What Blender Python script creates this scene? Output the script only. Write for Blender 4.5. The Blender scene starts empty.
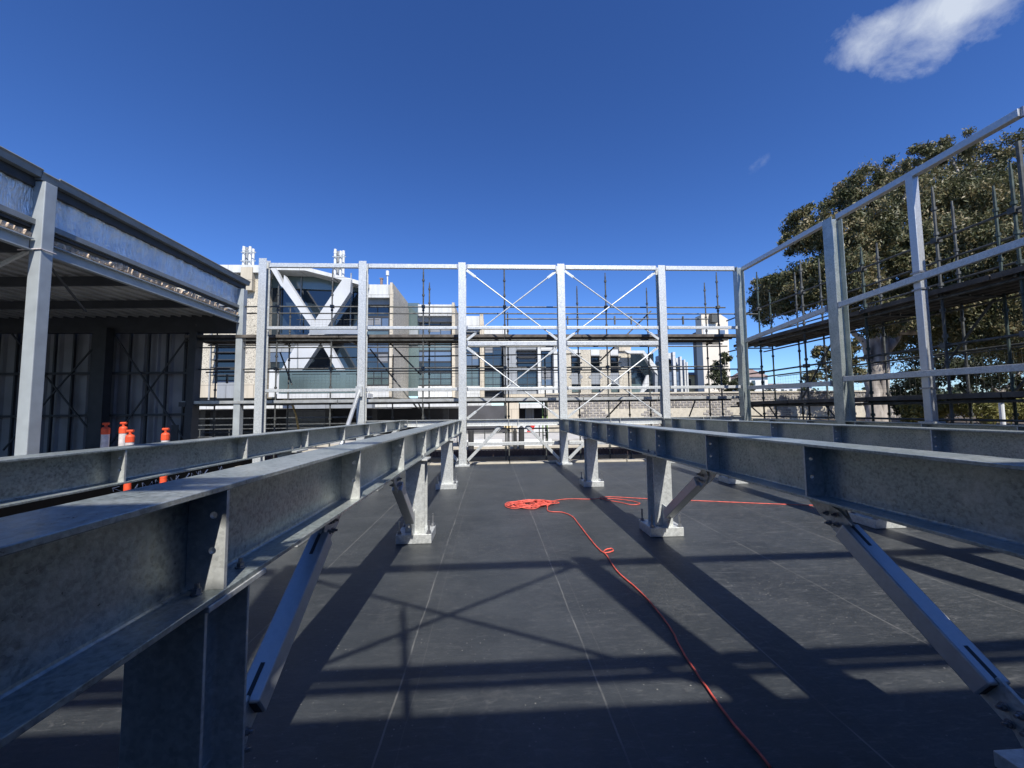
import bpy, math, random
import numpy as np
from mathutils import Vector, Matrix
random.seed(7); rng = np.random.default_rng(11)
S = bpy.context.scene
COL = S.collection

# ------------------------------------------------------------------ camera
FPX, PITCH, YAW, ROLL, CH = 397.96, math.radians(3.928), math.radians(2.993), math.radians(-0.657), 1.6
fw = Vector((math.sin(YAW)*math.cos(PITCH), math.cos(YAW)*math.cos(PITCH), math.sin(PITCH)))
r0 = Vector((math.cos(YAW), -math.sin(YAW), 0)); u0 = r0.cross(fw)
RV = r0*math.cos(ROLL)+u0*math.sin(ROLL); UV = -r0*math.sin(ROLL)+u0*math.cos(ROLL)
cam_d = bpy.data.cameras.new('camera'); cam = bpy.data.objects.new('camera', cam_d); COL.objects.link(cam)
cam_d.sensor_width = 36; cam_d.lens = FPX/1024*36; cam_d.clip_start = .05; cam_d.clip_end = 2000
m = Matrix((RV, UV, -fw)).transposed().to_4x4(); m.translation = (0, 0, CH); cam.matrix_world = m
S.camera = cam

def at(px, py, Y=None, X=None, Z=None):
    "surveyed point of the place: where the sight line meets a plane of known distance"
    d = fw*FPX + RV*(px-512) - UV*(py-384)
    if Y is not None: t = Y/d.y
    elif X is not None: t = X/d.x
    else: t = (Z-CH)/d.z
    return Vector((0, 0, CH)) + d*t

# ------------------------------------------------------------------ materials
def mat(name, col, rough=.6, metal=0., noise=.12, scale=6., detail=4., bump=0., bscale=40., spec=None, coords='Object', stretch=None, alpha=None):
    m = bpy.data.materials.new(name); m.use_nodes = True
    nt = m.node_tree; N = nt.nodes; L = nt.links; b = N['Principled BSDF']
    tc = N.new('ShaderNodeTexCoord'); mp = N.new('ShaderNodeMapping'); L.new(tc.outputs[coords], mp.inputs[0])
    if stretch: mp.inputs['Scale'].default_value = stretch
    n = N.new('ShaderNodeTexNoise'); n.inputs['Scale'].default_value = scale; n.inputs['Detail'].default_value = detail
    L.new(mp.outputs[0], n.inputs['Vector'])
    cr = N.new('ShaderNodeValToRGB'); L.new(n.outputs['Fac'], cr.inputs[0])
    cr.color_ramp.elements[0].position = .3; cr.color_ramp.elements[1].position = .7
    lo = [max(0, c*(1-noise)) for c in col[:3]]; hi = [min(1, c*(1+noise)) for c in col[:3]]
    cr.color_ramp.elements[0].color = (*lo, 1); cr.color_ramp.elements[1].color = (*hi, 1)
    L.new(cr.outputs[0], b.inputs['Base Color'])
    b.inputs['Roughness'].default_value = rough; b.inputs['Metallic'].default_value = metal
    if spec is not None: b.inputs['Specular IOR Level'].default_value = spec
    if bump:
        n2 = N.new('ShaderNodeTexNoise'); n2.inputs['Scale'].default_value = bscale; n2.inputs['Detail'].default_value = 5
        L.new(mp.outputs[0], n2.inputs['Vector'])
        bp = N.new('ShaderNodeBump'); bp.inputs['Strength'].default_value = bump; bp.inputs['Distance'].default_value = .02
        L.new(n2.outputs['Fac'], bp.inputs['Height']); L.new(bp.outputs[0], b.inputs['Normal'])
    return m

def galv_mat(name, col=(.58, .60, .585), metal=.38, rough=.45, white=.3, spang=.35, grain=1.3, gsc=26):
    "hot-dip galvanised steel: spangle, white bloom, run marks"
    m = bpy.data.materials.new(name); m.use_nodes = True
    nt = m.node_tree; N = nt.nodes; L = nt.links; b = N['Principled BSDF']
    tc = N.new('ShaderNodeTexCoord'); P = tc.outputs['Object']
    v = N.new('ShaderNodeTexVoronoi'); v.inputs['Scale'].default_value = 70; L.new(P, v.inputs['Vector'])
    n = N.new('ShaderNodeTexNoise'); n.inputs['Scale'].default_value = 3.2; n.inputs['Detail'].default_value = 7; n.inputs['Roughness'].default_value = .65; L.new(P, n.inputs['Vector'])
    n3 = N.new('ShaderNodeTexNoise'); n3.inputs['Scale'].default_value = gsc; n3.inputs['Detail'].default_value = 5; L.new(P, n3.inputs['Vector'])
    sep = N.new('ShaderNodeSeparateColor'); L.new(v.outputs['Color'], sep.inputs[0])
    mx = N.new('ShaderNodeMixRGB'); mx.blend_type = 'MIX'
    mx.inputs[1].default_value = (*[c*.6 for c in col], 1); mx.inputs[2].default_value = (*[min(1, c*1.12) for c in col], 1)
    f = N.new('ShaderNodeMath'); f.operation = 'MULTIPLY_ADD'; L.new(sep.outputs[0], f.inputs[0]); f.inputs[1].default_value = spang
    f2 = N.new('ShaderNodeMath'); f2.operation = 'MULTIPLY_ADD'; L.new(n3.outputs['Fac'], f2.inputs[0]); f2.inputs[1].default_value = grain; f2.inputs[2].default_value = .35-grain/2
    L.new(f2.outputs[0], f.inputs[2]); f.use_clamp = True; L.new(f.outputs[0], mx.inputs[0])
    cr = N.new('ShaderNodeValToRGB'); L.new(n.outputs['Fac'], cr.inputs[0])
    cr.color_ramp.elements[0].position = .48; cr.color_ramp.elements[0].color = (0, 0, 0, 1)
    cr.color_ramp.elements[1].position = .72; cr.color_ramp.elements[1].color = (white, white, white, 1)
    mx2 = N.new('ShaderNodeMixRGB'); L.new(cr.outputs[0], mx2.inputs[0]); L.new(mx.outputs[0], mx2.inputs[1]); mx2.inputs[2].default_value = (.70, .70, .66, 1)
    L.new(mx2.outputs[0], b.inputs['Base Color'])
    rr = N.new('ShaderNodeMath'); rr.operation = 'MULTIPLY_ADD'; L.new(n3.outputs['Fac'], rr.inputs[0]); rr.inputs[1].default_value = .3; rr.inputs[2].default_value = rough-.15
    L.new(rr.outputs[0], b.inputs['Roughness']); b.inputs['Metallic'].default_value = metal
    bp = N.new('ShaderNodeBump'); bp.inputs['Strength'].default_value = .12*min(1, spang*3); bp.inputs['Distance'].default_value = .01
    L.new(n3.outputs['Fac'], bp.inputs['Height']); L.new(bp.outputs[0], b.inputs['Normal'])
    return m

GALV = galv_mat('galvanised_steel')
GALVB = galv_mat('galvanised_beam_shade', (.35, .395, .385), .55, .34, .45, .6, 2.4, 58)  # mottled beam steel, darkened: shade of webs and side posts in the colour
GALVS = galv_mat('bright_zinc_tube', (.62, .64, .65), .55, .40, .12, .08, .5)
SCAF = mat('scaffold_tube', (.085, .088, .082), .55, .3, .5, 9)
SCAFG = mat('scaffold_tube_painted', (.045, .065, .055), .55, .2, .5, 9)
PLANK = mat('scaffold_plank', (.10, .088, .075), .75, .1, .5, 5)
PLANKZ = mat('scaffold_plank_galvanised', (.42, .43, .42), .5, .5, .2, 5)
BOLT = mat('bolt_steel', (.30, .31, .33), .4, .8, .2, 30)
SHEDST = mat('grey_painted_steel', (.33, .36, .37), .5, .15, .10, 4)
SHEDDK = mat('dark_painted_steel', (.04, .043, .047), .6, .1, .2, 4)
RIBWALL = mat('ribbed_wall_sheet', (.22, .22, .23), .6, .1, .2, 1.2)
SOFFIT = mat('roof_sheet_underside', (.38, .38, .37), .6, .1, .2, 1.5)
INSUL = mat('torn_insulation', (.62, .47, .33), .95, 0, .5, 14, bump=.6)
CREAM = mat('cream_panel', (.56, .50, .39), .8, 0, .10, 1.5)
WHITE = mat('white_cladding', (.62, .63, .62), .6, 0, .05, .8)
GREYP = mat('grey_cladding', (.33, .35, .38), .6, 0, .10, .8)
DARKF = mat('dark_frame', (.03, .033, .037), .5, .1, .2, 2)
CONC = mat('pale_concrete', (.46, .42, .34), .85, 0, .15, 3, bump=.3)
TAN = mat('tan_render', (.27, .23, .175), .9, 0, .2, 2)
BROWN = mat('brown_steel', (.19, .125, .11), .7, .1, .3, 4)
ORANGE = mat('orange_plastic', (.66, .075, .022), .6, 0, .25, 9)
SLEEVE = mat('white_sleeve', (.58, .53, .52), .5, 0, .2, 12)
RUBBER = mat('black_rubber', (.03, .03, .03), .8, 0, .2, 9)
CORD = mat('red_cord', (.62, .10, .07), .6, 0, .35, 14)
BARK = mat('gum_bark', (.30, .27, .24), .9, 0, .75, 2.5, stretch=(1, 1, .3), bump=.5, bscale=8)
YELLOW = mat('yellow_render', (.72, .55, .27), .85, 0, .08, 1)
TILE = mat('roof_tiles', (.22, .16, .14), .85, 0, .3, 6)
REDM = mat('red_paint', (.65, .04, .03), .5, 0, .1, 5)
HIVIS = mat('yellow_hose', (.42, .30, .12), .6, 0, .2, 5)

def glass_mat(name, col, rough=.06, metal=0., spec=1.0):
    m = mat(name, col, rough, metal, .25, .35)
    m.node_tree.nodes['Principled BSDF'].inputs['Specular IOR Level'].default_value = spec
    return m
XWHITE = mat('x_frame_panel', (.50, .51, .51), .6, 0, .08, .8)
GLASS = glass_mat('tinted_window_glass', (.018, .028, .038))
GLASSL = glass_mat('blue_reflecting_glass', (.10, .14, .21), .12)
GLASSG = glass_mat('green_tinted_glass', (.10, .14, .14), .15)

def foil():
    m = mat('foil_insulation', (.85, .87, .88), .42, .45, .12, 7, bump=1., bscale=26, stretch=(1, 1, .22))
    m.node_tree.nodes['Bump'].inputs['Distance'].default_value = .07
    return m
FOIL = foil(); GUTTER = mat('gutter_steel', (.20, .215, .22), .5, .3, .15, 4)

def membrane():
    m = bpy.data.materials.new('bitumen_membrane'); m.use_nodes = True
    nt = m.node_tree; N = nt.nodes; L = nt.links; b = N['Principled BSDF']
    tc = N.new('ShaderNodeTexCoord'); P = tc.outputs['Object']
    def noise(scale, det, stretch=None, rough=.6):
        mp = N.new('ShaderNodeMapping'); L.new(P, mp.inputs[0])
        if stretch: mp.inputs['Scale'].default_value = stretch
        n = N.new('ShaderNodeTexNoise'); n.inputs['Scale'].default_value = scale; n.inputs['Detail'].default_value = det; n.inputs['Roughness'].default_value = rough
        L.new(mp.outputs[0], n.inputs['Vector']); return n.outputs['Fac']
    def ramp(src, a, bb, c0, c1):
        cr = N.new('ShaderNodeValToRGB'); L.new(src, cr.inputs[0]); e = cr.color_ramp.elements
        e[0].position = a; e[1].position = bb; e[0].color = (*c0, 1); e[1].color = (*c1, 1); return cr.outputs[0]
    def mix(fac, a, bb, t='MIX'):
        x = N.new('ShaderNodeMixRGB'); x.blend_type = t
        for i, s in ((0, fac), (1, a), (2, bb)):
            if isinstance(s, (int, float)): x.inputs[i].default_value = s
            elif isinstance(s, tuple): x.inputs[i].default_value = (*s, 1)
            else: L.new(s, x.inputs[i])
        return x.outputs[0]
    g = lambda v: (v, v, v)
    base = ramp(noise(1.4, 10), .28, .74, (.020, .0235, .0255), (.043, .0475, .0505))
    fine = ramp(noise(48, 8, (.45, 1.6, 1), .75), .3, .72, g(.78), g(1.25))
    base = mix(1., base, fine, 'MULTIPLY')
    big = ramp(noise(.45, 4), .35, .7, g(.8), g(1.25)); base = mix(1., base, big, 'MULTIPLY')
    # foot traffic scuffs: short broken strokes in two directions, denser to the right
    sxx = N.new('ShaderNodeSeparateXYZ'); L.new(P, sxx.inputs[0])
    mr = N.new('ShaderNodeMapRange'); L.new(sxx.outputs[0], mr.inputs[0]); mr.inputs[1].default_value = 0; mr.inputs[2].default_value = 4.5; mr.inputs[3].default_value = .38; mr.inputs[4].default_value = 1.
    def rot_noise(scale, det, rz, stretch, rough):
        mp = N.new('ShaderNodeMapping'); L.new(P, mp.inputs[0]); mp.inputs['Rotation'].default_value = (0, 0, rz); mp.inputs['Scale'].default_value = stretch
        n = N.new('ShaderNodeTexNoise'); n.inputs['Scale'].default_value = scale; n.inputs['Detail'].default_value = det; n.inputs['Roughness'].default_value = rough; n.inputs['Distortion'].default_value = .6
        L.new(mp.outputs[0], n.inputs['Vector']); return n.outputs['Fac']
    for sc_, rz, st, a_, b_, w_ in ((6, .5, (1, 4.0, 1), .54, .66, .75), (11, -.9, (1, 5, 1), .545, .66, .65), (4, .1, (.6, 5, 1), .54, .68, .4), (2.2, .9, (1, 2.5, 1), .52, .72, .3)):
        k_ = ramp(rot_noise(sc_, 10, rz, st, .82), a_, b_, g(0), g(w_))
        k2 = mix(1., k_, mr.outputs[0], 'MULTIPLY'); base = mix(k2, base, (.145, .146, .143))
    # dried puddle rims
    rim = noise(.8, 5, None, .55); rr_ = N.new('ShaderNodeMath'); rr_.operation = 'ABSOLUTE'
    sb = N.new('ShaderNodeMath'); sb.operation = 'SUBTRACT'; L.new(rim, sb.inputs[0]); sb.inputs[1].default_value = .56; L.new(sb.outputs[0], rr_.inputs[0])
    base = mix(ramp(rr_.outputs[0], .0, .006, g(.16), g(0)), base, (.11, .108, .102))
    # grit
    vo = N.new('ShaderNodeTexVoronoi'); vo.inputs['Scale'].default_value = 34; L.new(P, vo.inputs['Vector'])
    grit = ramp(vo.outputs['Distance'], .12, .2, g(1), g(0)); gmask = ramp(noise(1.3, 6), .5, .62, g(0), g(.8))
    vs_ = N.new('ShaderNodeSeparateColor'); L.new(vo.outputs['Color'], vs_.inputs[0]); gsel = ramp(vs_.outputs[0], .70, .74, g(0), g(1))
    base = mix(mix(1., mix(1., grit, gmask, 'MULTIPLY'), gsel, 'MULTIPLY'), base, (.30, .29, .26))
    # lap welds every ~1.15 m, with a wobble
    sx = N.new('ShaderNodeSeparateXYZ'); L.new(P, sx.inputs[0])
    def M(op, a, c=None, d=None):
        x = N.new('ShaderNodeMath'); x.operation = op
        for i, s in enumerate((a, c, d)):
            if s is None: continue
            if isinstance(s, (int, float)): x.inputs[i].default_value = s
            else: L.new(s, x.inputs[i])
        return x.outputs[0]
    wob = M('MULTIPLY', M('SUBTRACT', noise(1.3, 3), .5), .03)
    xx = M('ADD', sx.outputs[0], wob)
    fr = M('FRACT', M('DIVIDE', M('ADD', xx, 20*1.16+.55), 1.16))
    d1 = M('ABSOLUTE', M('SUBTRACT', fr, .5)); line = M('GREATER_THAN', d1, .4955)
    brk = ramp(noise(5, 5, (1, .6, 1)), .35, .6, g(.05), g(.5))
    base = mix(M('MULTIPLY', line, brk), base, (.21, .205, .19))
    tack = M('LESS_THAN', M('ABSOLUTE', M('SUBTRACT', fr, .085)), .0025)
    base = mix(M('MULTIPLY', tack, .12), base, (.18, .175, .165))
    fy = M('FRACT', M('DIVIDE', M('ADD', sx.outputs[1], M('MULTIPLY', wob, 2.)), 6.3))
    base = mix(M('MULTIPLY', M('LESS_THAN', fy, .0022), .35), base, (.15, .145, .135))
    L.new(base, b.inputs['Base Color'])
    b.inputs['Roughness'].default_value = .50; b.inputs['Specular IOR Level'].default_value = .45
    bp = N.new('ShaderNodeBump'); bp.inputs['Strength'].default_value = .35; bp.inputs['Distance'].default_value = .012
    h = M('ADD', M('MULTIPLY', noise(1.6, 8), 2.2), M('MULTIPLY', noise(300, 2), .25)); L.new(h, bp.inputs['Height'])
    L.new(bp.outputs[0], b.inputs['Normal'])
    return m
MEMB = membrane()

def pattern_mat(name, base, mark, scale, thr, metal=0):
    "cream facade panels with small irregular cut marks"
    m = bpy.data.materials.new(name); m.use_nodes = True
    nt = m.node_tree; N = nt.nodes; L = nt.links; b = N['Principled BSDF']
    tc = N.new('ShaderNodeTexCoord')
    mp = N.new('ShaderNodeMapping'); L.new(tc.outputs['Object'], mp.inputs[0]); mp.inputs['Scale'].default_value = (1, 1, 1.3)
    w = N.new('ShaderNodeTexWave'); w.inputs['Scale'].default_value = scale; w.inputs['Distortion'].default_value = 14; w.inputs['Detail'].default_value = 1.5; w.inputs['Detail Scale'].default_value = 2.2
    w.bands_direction = 'DIAGONAL'
    L.new(mp.outputs[0], w.inputs['Vector'])
    cr = N.new('ShaderNodeValToRGB'); L.new(w.outputs['Fac'], cr.inputs[0]); e = cr.color_ramp.elements
    e[0].position = thr; e[1].position = thr+.04; e[0].color = (*mark, 1); e[1].color = (*base, 1)
    L.new(cr.outputs[0], b.inputs['Base Color']); b.inputs['Roughness'].default_value = .8
    return m
PATT = pattern_mat('patterned_cream_panel', (.57, .52, .42), (.28, .25, .20), 2.3, .13)

def brick_mat(name, c1, c2, mortar, bw, bh, ms=.04):
    m = bpy.data.materials.new(name); m.use_nodes = True
    nt = m.node_tree; N = nt.nodes; L = nt.links; b = N['Principled BSDF']
    tc = N.new('ShaderNodeTexCoord'); sx = N.new('ShaderNodeSeparateXYZ'); cx = N.new('ShaderNodeCombineXYZ')
    L.new(tc.outputs['Object'], sx.inputs[0]); L.new(sx.outputs[0], cx.inputs[0]); L.new(sx.outputs[2], cx.inputs[1])
    br = N.new('ShaderNodeTexBrick'); L.new(cx.outputs[0], br.inputs['Vector'])
    br.inputs['Color1'].default_value = (*c1, 1); br.inputs['Color2'].default_value = (*c2, 1); br.inputs['Mortar'].default_value = (*mortar, 1)
    br.inputs['Scale'].default_value = 1; br.inputs['Brick Width'].default_value = bw; br.inputs['Row Height'].default_value = bh; br.inputs['Mortar Size'].default_value = ms
    L.new(br.outputs[0], b.inputs['Base Color']); b.inputs['Roughness'].default_value = .9
    return m
def weather(m, amt):
    "vertical run stains multiplied over the cladding colour"
    nt = m.node_tree; N = nt.nodes; L = nt.links; b = N['Principled BSDF']; src = b.inputs['Base Color'].links[0].from_socket
    tc = N.new('ShaderNodeTexCoord'); mp = N.new('ShaderNodeMapping'); L.new(tc.outputs['Object'], mp.inputs[0]); mp.inputs['Scale'].default_value = (2.2, 2.2, .28)
    n = N.new('ShaderNodeTexNoise'); n.inputs['Scale'].default_value = 1.5; n.inputs['Detail'].default_value = 8; n.inputs['Roughness'].default_value = .7; L.new(mp.outputs[0], n.inputs['Vector'])
    cr = N.new('ShaderNodeValToRGB'); L.new(n.outputs['Fac'], cr.inputs[0]); e = cr.color_ramp.elements
    e[0].position = .3; e[1].position = .6; e[0].color = (1-amt, 1-amt, 1-amt*1.1, 1); e[1].color = (1, 1, 1, 1)
    x = N.new('ShaderNodeMixRGB'); x.blend_type = 'MULTIPLY'; x.inputs[0].default_value = 1; L.new(src, x.inputs[1]); L.new(cr.outputs[0], x.inputs[2]); L.new(x.outputs[0], b.inputs['Base Color'])
    return m
PWHITE = weather(brick_mat('white_panel_cladding', (.57, .58, .57), (.61, .62, .61), (.26, .26, .26), 2.4, 1.1, .018), .22)
CREAM = weather(brick_mat('cream_panel_cladding', (.52, .46, .36), (.56, .50, .40), (.25, .22, .18), 1.8, .9, .018), .22)
GREYP = weather(brick_mat('grey_panel_cladding', (.27, .29, .31), (.31, .33, .35), (.14, .14, .15), 2.0, .9, .018), .2)
weather(PATT, .18)
BRICK = brick_mat('grey_blockwork', (.22, .20, .18), (.34, .31, .28), (.50, .46, .40), .62, .26, .06)

def leaf_mat(name, c1, c2, c3):
    m = bpy.data.materials.new(name); m.use_nodes = True
    nt = m.node_tree; N = nt.nodes; L = nt.links; b = N['Principled BSDF']
    tc = N.new('ShaderNodeTexCoord'); gi = N.new('ShaderNodeNewGeometry')
    n = N.new('ShaderNodeTexNoise'); n.inputs['Scale'].default_value = .8; n.inputs['Detail'].default_value = 3; L.new(tc.outputs['Object'], n.inputs['Vector'])
    a = N.new('ShaderNodeMath'); a.operation = 'ADD'; L.new(n.outputs['Fac'], a.inputs[0])
    s = N.new('ShaderNodeMath'); s.operation = 'MULTIPLY_ADD'; L.new(gi.outputs['Random Per Island'], s.inputs[0]); s.inputs[1].default_value = .45; s.inputs[2].default_value = -.22
    L.new(s.outputs[0], a.inputs[1])
    cr = N.new('ShaderNodeValToRGB'); L.new(a.outputs[0], cr.inputs[0]); e = cr.color_ramp.elements
    e[0].position = .2; e[1].position = .85; e[0].color = (*c1, 1); e[1].color = (*c3, 1); x = e.new(.5); x.color = (*c2, 1)
    L.new(cr.outputs[0], b.inputs['Base Color']); b.inputs['Roughness'].default_value = .5; b.inputs['Specular IOR Level'].default_value = .35
    tr = N.new('ShaderNodeBsdfTranslucent'); L.new(cr.outputs[0], tr.inputs[0])
    ms = N.new('ShaderNodeMixShader'); ms.inputs[0].default_value = .2
    L.new(b.outputs[0], ms.inputs[1]); L.new(tr.outputs[0], ms.inputs[2]); L.new(ms.outputs[0], N['Material Output'].inputs[0])
    return m
LEAF = leaf_mat('gum_leaves', (.042, .054, .022), (.11, .116, .050), (.27, .21, .11))
LEAFD = leaf_mat('dark_leaves', (.025, .035, .018), (.05, .06, .03), (.09, .10, .045))
LEAFY = leaf_mat('yellow_green_leaves', (.07, .08, .02), (.16, .155, .045), (.27, .24, .08))

# ------------------------------------------------------------------ mesh helpers
class MB:
    def __init__(s): s.v = []; s.f = []
    def add(s, vs, fs):
        n = len(s.v); s.v += [tuple(v) for v in vs]; s.f += [tuple(i+n for i in f) for f in fs]; return s
    def box(s, x0, x1, y0, y1, z0, z1):
        return s.add([(x0,y0,z0),(x1,y0,z0),(x1,y1,z0),(x0,y1,z0),(x0,y0,z1),(x1,y0,z1),(x1,y1,z1),(x0,y1,z1)],
                     [(0,3,2,1),(4,5,6,7),(0,1,5,4),(1,2,6,5),(2,3,7,6),(3,0,4,7)])
    def ext(s, prof, a, b, up=(0,0,1), closed=True):
        "extrude a 2D profile (side, up) from a to b"
        a = Vector(a); b = Vector(b); d = (b-a).normalized(); up = Vector(up)
        side = d.cross(up).normalized(); u = side.cross(d)
        n = len(prof); vs = [a+side*p[0]+u*p[1] for p in prof]+[b+side*p[0]+u*p[1] for p in prof]
        fs = [(i, (i+1) % n, n+(i+1) % n, n+i) for i in range(n)]
        if closed: fs += [tuple(range(n))[::-1], tuple(range(n, 2*n))]
        return s.add(vs, fs)
    def bar(s, a, b, w, h, up=(0,0,1)):
        return s.ext([(-w/2,-h/2),(w/2,-h/2),(w/2,h/2),(-w/2,h/2)], a, b, up)
    def tube(s, a, b, r, n=10, r2=None):
        a = Vector(a); b = Vector(b); d = (b-a).normalized(); up = Vector((0,0,1)) if abs(d.z) < .9 else Vector((0,1,0))
        side = d.cross(up).normalized(); u = side.cross(d); r2 = r if r2 is None else r2
        vs = []
        for c, rr in ((a, r), (b, r2)):
            vs += [c+side*(rr*math.cos(2*math.pi*i/n))+u*(rr*math.sin(2*math.pi*i/n)) for i in range(n)]
        return s.add(vs, [(i, (i+1) % n, n+(i+1) % n, n+i) for i in range(n)]+[tuple(range(n))[::-1], tuple(range(n, 2*n))])
    def poly(s, pts, y0, y1):
        "x,z outline extruded in y"
        n = len(pts); vs = [(p[0], y0, p[1]) for p in pts]+[(p[0], y1, p[1]) for p in pts]
        return s.add(vs, [(i, (i+1) % n, n+(i+1) % n, n+i) for i in range(n)]+[tuple(range(n))[::-1], tuple(range(n, 2*n))])
    def path(s, pts, r, n=8):
        pts = [Vector(p) for p in pts]; vs = []; m_ = len(pts)
        for i, p in enumerate(pts):
            d = (pts[min(i+1, m_-1)]-pts[max(i-1, 0)])
            d = d.normalized() if d.length > 1e-9 else Vector((1,0,0))
            up = Vector((0,0,1)) if abs(d.z) < .95 else Vector((0,1,0))
            sd = d.cross(up).normalized(); u = sd.cross(d)
            rr = r[i] if isinstance(r, (list, tuple)) else r
            vs += [p+sd*(rr*math.cos(2*math.pi*k/n))+u*(rr*math.sin(2*math.pi*k/n)) for k in range(n)]
        fs = [(i*n+k, i*n+(k+1) % n, (i+1)*n+(k+1) % n, (i+1)*n+k) for i in range(m_-1) for k in range(n)]
        fs += [tuple(range(n))[::-1], tuple(range((m_-1)*n, m_*n))]
        return s.add(vs, fs)
    def build(s, name, material, parent=None, bevel=0, smooth=False, **kw):
        me = bpy.data.meshes.new(name); me.from_pydata(s.v, [], s.f); me.materials.append(material)
        me.validate(); me.update()
        import bmesh
        bm = bmesh.new(); bm.from_mesh(me); bmesh.ops.recalc_face_normals(bm, faces=bm.faces); bm.to_mesh(me); bm.free()
        if smooth:
            for p in me.polygons: p.use_smooth = True
        o = bpy.data.objects.new(name, me); COL.objects.link(o)
        if parent is not None:
            o.parent = parent; o.matrix_parent_inverse = Matrix.Translation(-parent.location) if parent.location.length else Matrix()
        if bevel:
            md = o.modifiers.new('bevel', 'BEVEL'); md.width = bevel; md.segments = 2; md.limit_method = 'ANGLE'; md.angle_limit = math.radians(50)
        for k, v in kw.items(): o[k] = v
        return o
def tag(o, label=None, category=None, group=None, kind=None):
    for k, v in (('label', label), ('category', category), ('group', group), ('kind', kind)):
        if v: o[k] = v
    return o
def empty(name, loc, label, category, group=None):
    o = bpy.data.objects.new(name, None); o.empty_display_size = .2; COL.objects.link(o); o.location = loc
    return tag(o, label, category, group)
def fillet_I(w, d, tf, tw, r=.016):
    "I section, origin at its centre"
    hw, hd, ht = w/2, d/2, tw/2; q = []
    arc = lambda cx, cz, a0, a1: [(cx+r*math.cos(math.radians(a)), cz+r*math.sin(math.radians(a))) for a in np.linspace(a0, a1, 4)]
    q += [(-hw,-hd),(hw,-hd),(hw,-hd+tf)]
    q += arc(ht+r, -hd+tf+r, 270, 180)
    q += arc(ht+r, hd-tf-r, 180, 90)
    q += [(hw,hd-tf),(hw,hd),(-hw,hd),(-hw,hd-tf)]
    q += arc(-ht-r, hd-tf-r, 90, 0)
    q += arc(-ht-r, -hd+tf+r, 0, -90)
    q += [(-hw,-hd+tf)]
    return q
def holed_plate(mb, x0, x1, z0, z1, y, t, holes, r):
    "plate in the XZ plane with round bolt holes (keyhole outline)"
    pts = [(x0, z0), (x1, z0)]; key = set()
    for hx, hz in sorted(holes, key=lambda h: h[1]):
        pts.append((x1, hz)); a = len(pts)-1
        ring = [(hx+r*math.cos(2*math.pi*k/12), hz+r*math.sin(-2*math.pi*k/12)) for k in range(13)] if x1 > x0 else [(hx-r*math.cos(2*math.pi*k/12), hz+r*math.sin(-2*math.pi*k/12)) for k in range(13)]
        key.add(a); pts += ring; key.add(len(pts)-1); pts.append((x1, hz))
    pts += [(x1, z1), (x0, z1)]
    n = len(pts); vs = [(p[0], y-t/2, p[1]) for p in pts]+[(p[0], y+t/2, p[1]) for p in pts]
    fs = [(i, (i+1) % n, n+(i+1) % n, n+i) for i in range(n) if i not in key]+[tuple(range(n))[::-1], tuple(range(n, 2*n))]
    mb.add(vs, fs)
def bolt(mb, p, axis, r=.018, l=.02):
    p = Vector(p); a = Vector(axis).normalized(); mb.tube(p, p+a*.005, r*1.35, 14); mb.tube(p+a*.005, p+a*(.005+l), r, 6); mb.tube(p+a*(.005+l), p+a*(.02+l), r*.55, 8)

# ------------------------------------------------------------------ world + light
w = bpy.data.worlds.new('World'); S.world = w; w.use_nodes = True
nt = w.node_tree; N = nt.nodes; L = nt.links; bg = N['Background']
sky = N.new('ShaderNodeTexSky'); sky.sky_type = 'NISHITA'; sky.sun_disc = False
sdir = Vector((.2, -.83, 1)).normalized()
sky.sun_elevation = math.asin(sdir.z); sky.sun_rotation = math.atan2(sdir.x, sdir.y)
sky.altitude = 300; sky.air_density = 1.0; sky.dust_density = .25; sky.ozone_density = 3.0
hs = N.new('ShaderNodeHueSaturation'); hs.inputs['Saturation'].default_value = 1.06; hs.inputs['Value'].default_value = 1.0
gm = N.new('ShaderNodeGamma'); gm.inputs[1].default_value = 1.25; L.new(sky.outputs[0], gm.inputs[0]); L.new(gm.outputs[0], hs.inputs['Color'])
tn = N.new('ShaderNodeMixRGB'); tn.blend_type = 'MULTIPLY'; tn.inputs[0].default_value = 1; tn.inputs[2].default_value = (.80, .98, 1.35, 1); L.new(hs.outputs[0], tn.inputs[1])
# thin clouds, placed by direction in the sky
tc = N.new('ShaderNodeTexCoord'); D = tc.outputs['Generated']
def wm(op, a, b=None, c=None):
    x = N.new('ShaderNodeMath'); x.operation = op
    for i, s_ in enumerate((a, b, c)):
        if s_ is None: continue
        if isinstance(s_, (int, float)): x.inputs[i].default_value = s_
        else: L.new(s_, x.inputs[i])
    return x.outputs[0]
def sky_dir(px, py):
    return (fw*FPX + RV*(px-512) - UV*(py-384)).normalized()
def patch(px, py, rx, ry, rot=0):
    c = sky_dir(px, py); e1 = (sky_dir(px+40, py+40*math.tan(rot))-c); k = e1.length/ (40/math.cos(rot)); e1.normalize(); e2 = c.cross(e1).normalized()
    out = []
    for e, rr in ((e1, rx), (e2, ry)):
        dp = N.new('ShaderNodeVectorMath'); dp.operation = 'DOT_PRODUCT'; L.new(D, dp.inputs[0]); dp.inputs[1].default_value = e
        out.append(wm('DIVIDE', wm('SUBTRACT', dp.outputs['Value'], c.dot(e)), rr*k))
    r2 = wm('ADD', wm('MULTIPLY', out[0], out[0]), wm('MULTIPLY', out[1], out[1]))
    x = N.new('ShaderNodeVectorMath'); x.operation = 'DOT_PRODUCT'; L.new(D, x.inputs[0]); x.inputs[1].default_value = c
    return wm('MULTIPLY', wm('MAXIMUM', wm('SUBTRACT', 1., r2), 0.), wm('GREATER_THAN', x.outputs['Value'], .3))
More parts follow.
